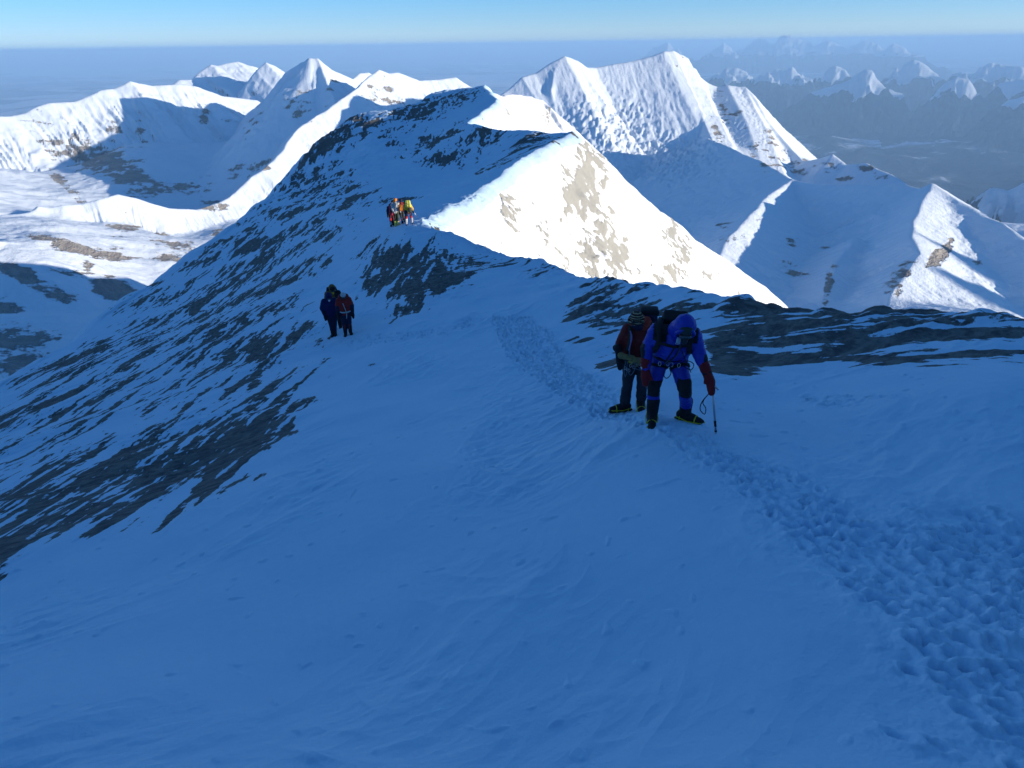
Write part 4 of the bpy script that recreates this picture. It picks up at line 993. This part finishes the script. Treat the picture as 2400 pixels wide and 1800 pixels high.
glove(redp, JR['wri_l']+V((.02,-.02,0)), (1,-.35,-.05), (.1,.2,-1), TAN, 1.2, 1.15)
mitten(redp, (-.275,-.13,1.02), (-.245,-.16,.80), (.8,-.4,0), BLACK, .95)
mk('mitten', [cap((-.32,-.08,1.09), .058, (-.25,-.13,1.06), .055)], BLACK, redp, .012, 1, wrinkle(.006, 18, .003, 40))
# ---------------------------------------------------------------- the three on the middle slope
def stand_pose(**k):
    J = dict(hip_l=(-.09,.02,.90), hip_r=(.09,.02,.90), knee_l=(-.10,-.03,.49), knee_r=(.10,-.05,.49), ank_l=(-.11,.0,.12), ank_r=(.11,-.04,.12), sho_l=(-.20,.0,1.40), sho_r=(.20,.0,1.40),
             elb_l=(-.27,.02,1.12), elb_r=(.27,.02,1.12), wri_l=(-.27,-.05,.88), wri_r=(.27,-.05,.88), hand_l=(-.27,-.07,.80), hand_r=(.27,-.07,.80), neck=(0,-.02,1.46), head=(.0,-.07,1.58))
    J.update(k); return J
def simple_head(root, J, s, look, hat, hatm, hood=None, face=RUB, mask=None):
    hd = J['head']; look = V(look).normalized(); sd = look.cross(V((0,0,1))).normalized(); upv = sd.cross(look).normalized()
    if hood is not None: mk('hood', [ico(hd-look*.03*s+upv*.02*s, (.135*s,.135*s,.145*s)), cap(J['neck']+V((0,.05,0)), .12*s, hd-look*.05*s, .11*s)], [hood], root, .02, 2, wrinkle(.014, 14, .004, 30))
    mk(hat, [ico(hd+upv*.06*s+look*.01*s, (.108*s,.118*s,.092*s))], [hatm], root)
    mk('goggles', [cap(hd+look*.11*s+upv*.015*s-sd*.045*s, .03*s, hd+look*.11*s+upv*.015*s+sd*.045*s, .03*s)], [LENS], root)
    if mask: mk('oxygen_mask', [cap(hd+look*.09*s-upv*.05*s, .05*s, hd+look*.14*s-upv*.08*s, .035*s)], [mask], root)
G2 = 'climbers on the middle slope'
r1, J1 = person('person in a dark navy down suit standing beside the red climber, small figure', 783, 786, 1.0, stand_pose(ank_l=(-.04,.0,.12), ank_r=(.05,-.05,.12), knee_l=(-.05,-.03,.49), knee_r=(.08,-.05,.49), elb_l=(-.30,.02,1.12), wri_l=(-.24,-.08,.9), hand_l=(-.22,-.08,.8)),
   dict(fine=False, bulk=1.18, look=V((0,-.8,-.6)), jmats=[C('navy_down', (.006,.012,.075))], tmats=[NAVY], baffle=.006, toe_l=(-.2,-1,-.2), toe_r=(.1,-1,-.2), straps=None, skirt=.05), G2)
simple_head(r1, J1, 1, (0,-.75,-.65), 'beanie', C('navy_down', (.006,.012,.075)), C('navy_down', (.006,.012,.075)), mask=WHT)
for q, x in (('l', -1), ('r', 1)): mitten(r1, J1['wri_'+q], J1['hand_'+q]+V((0,-.02,-.12)), (-x,0,0), BLACK, 1, fine=False)
r2, J2 = person('person in a red down jacket with dark sleeves standing right of the navy climber', 816, 784, .98, stand_pose(ank_l=(-.09,.0,.12), ank_r=(.10,-.05,.12), sho_l=(-.19,0,1.40), sho_r=(.19,0,1.40)),
   dict(fine=False, bulk=1.12, look=V((0,-.8,-.6)), jmats=[RED, NAVY], jzone=lambda c, J: 1 if (abs(c.x) > .19 and c.z < 1.16) or c.z < .80 else 0, tmats=[NAVY, C('dark_red', (.2,.02,.02))], tzone=lambda c, J: 1 if c.z < .45 and abs(abs(c.x)-.10) < .03 and c.y < 0 else 0, baffle=.008, toe_l=(-.1,-1,-.2), toe_r=(.25,-1,-.2), straps=BROWN, skirt=.07, seed=2), G2)
simple_head(r2, J2, .98, (0,-.75,-.65), 'beanie', GREY, None)
mk('hood', [cap((-.10,.06,1.47), .10, (.10,.06,1.47), .10), cap((-.11,-.02,1.45), .075, (-.02,-.08,1.40), .06), cap((.11,-.02,1.45), .075, (.02,-.08,1.40), .06)], [C('dark_red', (.2,.02,.02))], r2, .02, 2)
for q, x in (('l', -1), ('r', 1)): mitten(r2, J2['wri_'+q], J2['hand_'+q]+V((0,-.02,-.12)), (-x,0,0), BLACK, 1, fine=False)
mk('harness', [ribbon([(.21*math.cos(t), .02+.2*math.sin(t), .93) for t in np.linspace(0, 2*math.pi, 20)], .05, .014, [V((math.cos(t), math.sin(t), 0)) for t in np.linspace(0, 2*math.pi, 20)]), tube(smooth_path([(-.05,-.2,1.3),(0,-.22,1.1),(.04,-.22,.9),(.02,-.2,.7)]), .012, 6)], GREY, r2)
g3 = stand(783, 786); d3 = V((g3.x-.06, g3.y+.85, 0)); d3.z = surf(d3.x, d3.y)
r3, J3 = person('person with a brown and yellow hood and dark goggles behind the navy climber', 0, 0, 1.06, stand_pose(), dict(fine=False, bulk=1.1, look=V((0,-.8,-.6)), jmats=[BROWN, BLACK], jzone=lambda c, J: 1 if c.x > .05 else 0, tmats=[BLACK], toe_l=(0,-1,-.2), toe_r=(.1,-1,-.2), straps=None, seed=3), G2, root_at=d3)
simple_head(r3, J3, 1.06, (0.1,-.75,-.65), 'beanie', BLACK, BROWN, mask=YLW)
backpack(r3, (-.03,.22,1.33), (.42,.25,.55), Euler((0,0,0)), NAVY, False)
for q, x in (('l', -1), ('r', 1)): mitten(r3, J3['wri_'+q], J3['hand_'+q]+V((0,-.02,-.12)), (-x,0,0), BLACK, 1, fine=False)

# ---------------------------------------------------------------- roped party at the edge of the shade, seen from behind
G3 = 'roped climbers at the edge of the sunlight'
def party(lab, px, py, s, J, jm, tm, hat, hatm, packm=None, pc=(0,-.2,1.2), psize=(.34,.24,.48), seed=0, straps=None, bmat=BLACK, jz=None, tz=None, turn=0.0, look=(0.2,1,-.3), prot=(0,0,0)):
    r_, J_ = person(lab, px, py, s, J, dict(fine=False, bulk=1.02, look=V(look), jmats=jm, jzone=jz, tmats=tm, tzone=tz, toe_l=(.1,1,.0), toe_r=(.4,1,.0), straps=straps, bmat=bmat, seed=seed, hem=.04), G3, az_turn=turn)
    hd = J_['head']; lk = V(look).normalized()
    mk(hat, [ico(hd+V((0,0,.045*s)), (.125*s,.135*s,.115*s)), cap(hd+V((0,0,.02))-lk*.04, .10*s, hd+lk*.05, .09*s)], [hatm], r_, .02, 1)
    if packm is not None:
        b = backpack(r_, V(pc)*s, psize, Euler(prot), packm, False)
        mk('strap', [ribbon([V(pc)*s+V((x, -psize[1]*.5-.10, -.2)), V(pc)*s+V((x, -psize[1]*.5-.09, .0)), V(pc)*s+V((x*.9, -psize[1]*.45, .26))], .03, .012, (0,-1,0)) for x in (-.08, .08)], BLACK if packm is not BLACK else GREY, b)
    for q, x in (('l', 1), ('r', -1)): mitten(r_, J_['wri_'+q], J_['hand_'+q]+(J_['hand_'+q]-J_['wri_'+q]).normalized()*.10, (x,0,0), BLACK, .95, fine=False)
    return r_, J_
A_, JA = party('person with a pink and red backpack at the left end of the sunlit roped group', 920, 531, .98, stand_pose(head=(.06,.0,1.56), ank_l=(-.10,.0,.12), ank_r=(.10,.0,.12)), [NAVY], [C('dark_crimson', (.10,.015,.03)), WHT, C('red_gaiter', (.5,.03,.03))], 'helmet', RED, PINK, (.04,-.22,1.18), (.34,.26,.60), 11, RED,
  tz=lambda c, J: (1 if c.z < .36 and c.z > .12 and c.x < -.05 else (2 if .40 < c.z < .62 and c.x < -.02 else 0)))
mk('pack_pocket', [boxm((.05,-.37,1.20), (.20,.05,.20), None, .3)], OLIVE, A_); mk('hip_belt', [ribbon([(-.18,-.12,.93),(0,-.24,.90),(.2,-.1,.86)], .05, .02, (0,-1,0))], ORNG, A_)
B_, JB_ = party('person in a dark jacket mostly hidden behind the pink backpack', 925, 527, 1.02, stand_pose(), [BLACK], [BLACK], 'beanie', BLACK, None, seed=12, turn=.1)
D_, JD = party('person with an orange helmet, pale grey jacket and yellow gaiters', 931, 530, 1.10, stand_pose(head=(.02,.02,1.60), ank_l=(-.10,.05,.12), ank_r=(.06,.0,.12), knee_l=(-.06,.02,.49), elb_l=(-.22,-.05,1.08), wri_l=(-.13,-.1,.86), hand_l=(-.10,-.1,.78)), [GREY], [OLIVE, BOOTY], 'helmet', ORNG, C('light_grey_pack', (.55,.56,.55)), (.07,-.16,1.33), (.24,.18,.30), 13, YEL, BOOTY,
  tz=lambda c, J: 1 if c.z < .34 else 0)
E_, JE = party('person with an orange pack stepping between the orange helmet and the lime green pack', 944, 524, 1.0, stand_pose(ank_l=(-.02,.05,.12), ank_r=(.16,.0,.12), knee_l=(-.06,.0,.50), knee_r=(.08,-.02,.5)), [C('dark_red', (.2,.02,.02))], [C('grey_green', (.05,.055,.05))], 'beanie', NAVY, ORNG, (-.06,-.2,1.12), (.22,.2,.38), 14, YEL)
H_, JH = party('person in orange yellow jacket bent forward under a lime green pack', 959, 528, 1.0, stand_pose(hip_l=(-.10,.0,.90), hip_r=(.12,.0,.90), sho_l=(-.19,.18,1.25), sho_r=(.17,.18,1.25), neck=(-.06,.26,1.30), head=(-.12,.34,1.36), elb_l=(-.26,.22,.98), elb_r=(.28,.2,1.0), wri_l=(-.22,.3,.8), wri_r=(.32,.3,.84), hand_l=(-.2,.34,.74), hand_r=(.34,.34,.78), ank_l=(-.17,.0,.12), ank_r=(.20,.05,.12), knee_l=(-.14,.06,.5), knee_r=(.17,.08,.5)),
  [YLW], [NAVY, C('red_gaiter', (.5,.03,.03)), WHT], 'helmet', BLACK, LIME, (.02,.06,1.33), (.36,.26,.44), 15, WHT, C('grey_boot', (.4,.4,.42)), tz=lambda c, J: (1 if .42 < c.z < .58 and c.y < .1 else (2 if .2 < c.z < .42 and c.x < 0 else 0)), prot=(-.9,0,0))
mk('bum_bag', [boxm((.14,-.17,1.02), (.2,.14,.32), Euler((0,0,.3)), .35)], C('grey_green', (.3,.3,.27)), H_)
# axe and rope of that party
def local(o, p): return basis(o) @ V(p)
ax_ = bpy.data.objects.new('ice_axe', None); COL.objects.link(ax_); p0 = local(H_, (.26,.05,1.10)); p1 = local(H_, (.55,-.08,.50)); ax_.location = p1; ax_['label'] = 'long bright axe angled off the yellow climber\'s right side'; ax_['category'] = 'ice axe'
mk('shaft', [tube([V((0,0,0)), p0-p1], .016, 8)], STEEL, ax_); mk('axe_head', [ribbon([p0-p1+V((-.12,0,.0)), p0-p1, p0-p1+V((.10,0,-.02))], .02, .012, (0,1,0))], STEEL, ax_)
rp = [local(A_, (-.02,-.30,.05)), local(D_, (-.02,-.22,.14)), local(E_, (.0,-.25,.42)), local(H_, (.02,-.2,.62)), local(H_, (.12,-.12,.80))]
rpo = mk('climbing_rope', [tube([p-rp[0] for p in smooth_path(rp)], .011, 6)], ROPE); rpo.location = rp[0]; rpo['label'] = 'thin pink rope running between the sunlit climbers'; rpo['category'] = 'rope'
# ================================================================= CAMERA, SUN, SKY, AIR
cam = bpy.data.cameras.new('camera'); co = bpy.data.objects.new('camera', cam); COL.objects.link(co); scene.camera = co
cam.sensor_width = 36; cam.lens = 24; cam.clip_end = 1.2e6; cam.clip_start = .05
co.matrix_world = Matrix(((ex[0],ey[0],-fw[0],0),(ex[1],ey[1],-fw[1],0),(ex[2],ey[2],-fw[2],0),(0,0,0,1)))
sl = bpy.data.lights.new('sun', 'SUN'); sl.energy = 2.25; sl.angle = R(.5); sl.color = (1.0, .90, .76)
so = bpy.data.objects.new('sun', sl); COL.objects.link(so)
so.rotation_euler = Vector((SX*math.cos(SUN_EL), SY*math.cos(SUN_EL), math.sin(SUN_EL))).to_track_quat('Z', 'Y').to_euler()
w = bpy.data.worlds.new('World'); scene.world = w; w.use_nodes = True; nt = w.node_tree
sk = N(nt, 'ShaderNodeTexSky'); sk.sky_type = 'NISHITA'; sk.sun_disc = False; sk.sun_elevation = SUN_EL; sk.sun_rotation = SUN_AZ
sk.altitude = 7000; sk.air_density = 1; sk.dust_density = .25; sk.ozone_density = 4.2
gm = N(nt, 'ShaderNodeGamma'); gm.inputs[1].default_value = .6; nt.links.new(sk.outputs[0], gm.inputs[0])
mx = N(nt, 'ShaderNodeMix', data_type='RGBA', blend_type='MULTIPLY'); mx.inputs[0].default_value = 1
tcw = N(nt, 'ShaderNodeTexCoord'); spz = N(nt, 'ShaderNodeSeparateXYZ'); nt.links.new(tcw.outputs['Generated'], spz.inputs[0])
cr = N(nt, 'ShaderNodeValToRGB'); e_ = cr.color_ramp.elements    # paler air low over the horizon, deep blue higher up
nt.links.new(spz.outputs[2], cr.inputs[0])
e_[0].position = .0; e_[0].color = (.70, .65, .60, 1); e_[1].position = .25; e_[1].color = (.27, .54, .74, 1)
for ps, c_ in ((.014, (.74,.68,.61,1)), (.05, (.57,.71,.71,1)), (.12, (.33,.58,.74,1))):
    q_ = e_.new(ps); q_.color = c_
nt.links.new(gm.outputs[0], mx.inputs[6]); vm = N(nt, 'ShaderNodeVectorMath', operation='SCALE'); nt.links.new(cr.outputs[0], vm.inputs[0]); vm.inputs['Scale'].default_value = 1.27
nt.links.new(vm.outputs[0], mx.inputs[7])
nt.links.new(mx.outputs[2], nt.nodes['Background'].inputs[0]); nt.nodes['Background'].inputs[1].default_value = .13
vs = scene.view_settings; vs.view_transform = 'Standard'; vs.look = 'None'; vs.gamma = 1; vs.exposure = 1.52
cy = scene.cycles; cy.max_bounces = 6; cy.diffuse_bounces = 4; cy.glossy_bounces = 2; cy.volume_bounces = 2; cy.transparent_max_bounces = 12
cy.use_denoising = True; cy.use_adaptive_sampling = True; cy.adaptive_threshold = .02
def haze(sig, col, top=110):
    S_ = 430000; bot = -6200
    vs_ = [(sx*S_, sy*S_, z) for z in (bot, top) for sx, sy in ((-1,-1),(1,-1),(1,1),(-1,1))]
    me = bpy.data.meshes.new('haze'); me.from_pydata(vs_, [], [(3,2,1,0),(4,5,6,7),(0,1,5,4),(1,2,6,5),(2,3,7,6),(3,0,4,7)])
    m = bpy.data.materials.new('haze'); m.use_nodes = True; nt = m.node_tree; nt.nodes.clear()
    o = N(nt, 'ShaderNodeOutputMaterial'); v = N(nt, 'ShaderNodeVolumePrincipled'); v.inputs['Color'].default_value = (*col, 1); v.inputs['Density'].default_value = sig
    v.inputs['Anisotropy'].default_value = 0.0
    nt.links.new(v.outputs[0], o.inputs['Volume']); me.materials.append(m)
    ob = bpy.data.objects.new('haze', me); COL.objects.link(ob); ob['kind'] = 'stuff'; ob['label'] = 'thin blue haze filling the air over the valleys'
    return ob
haze(1.75e-5, (.44,.71,1.0), 230)
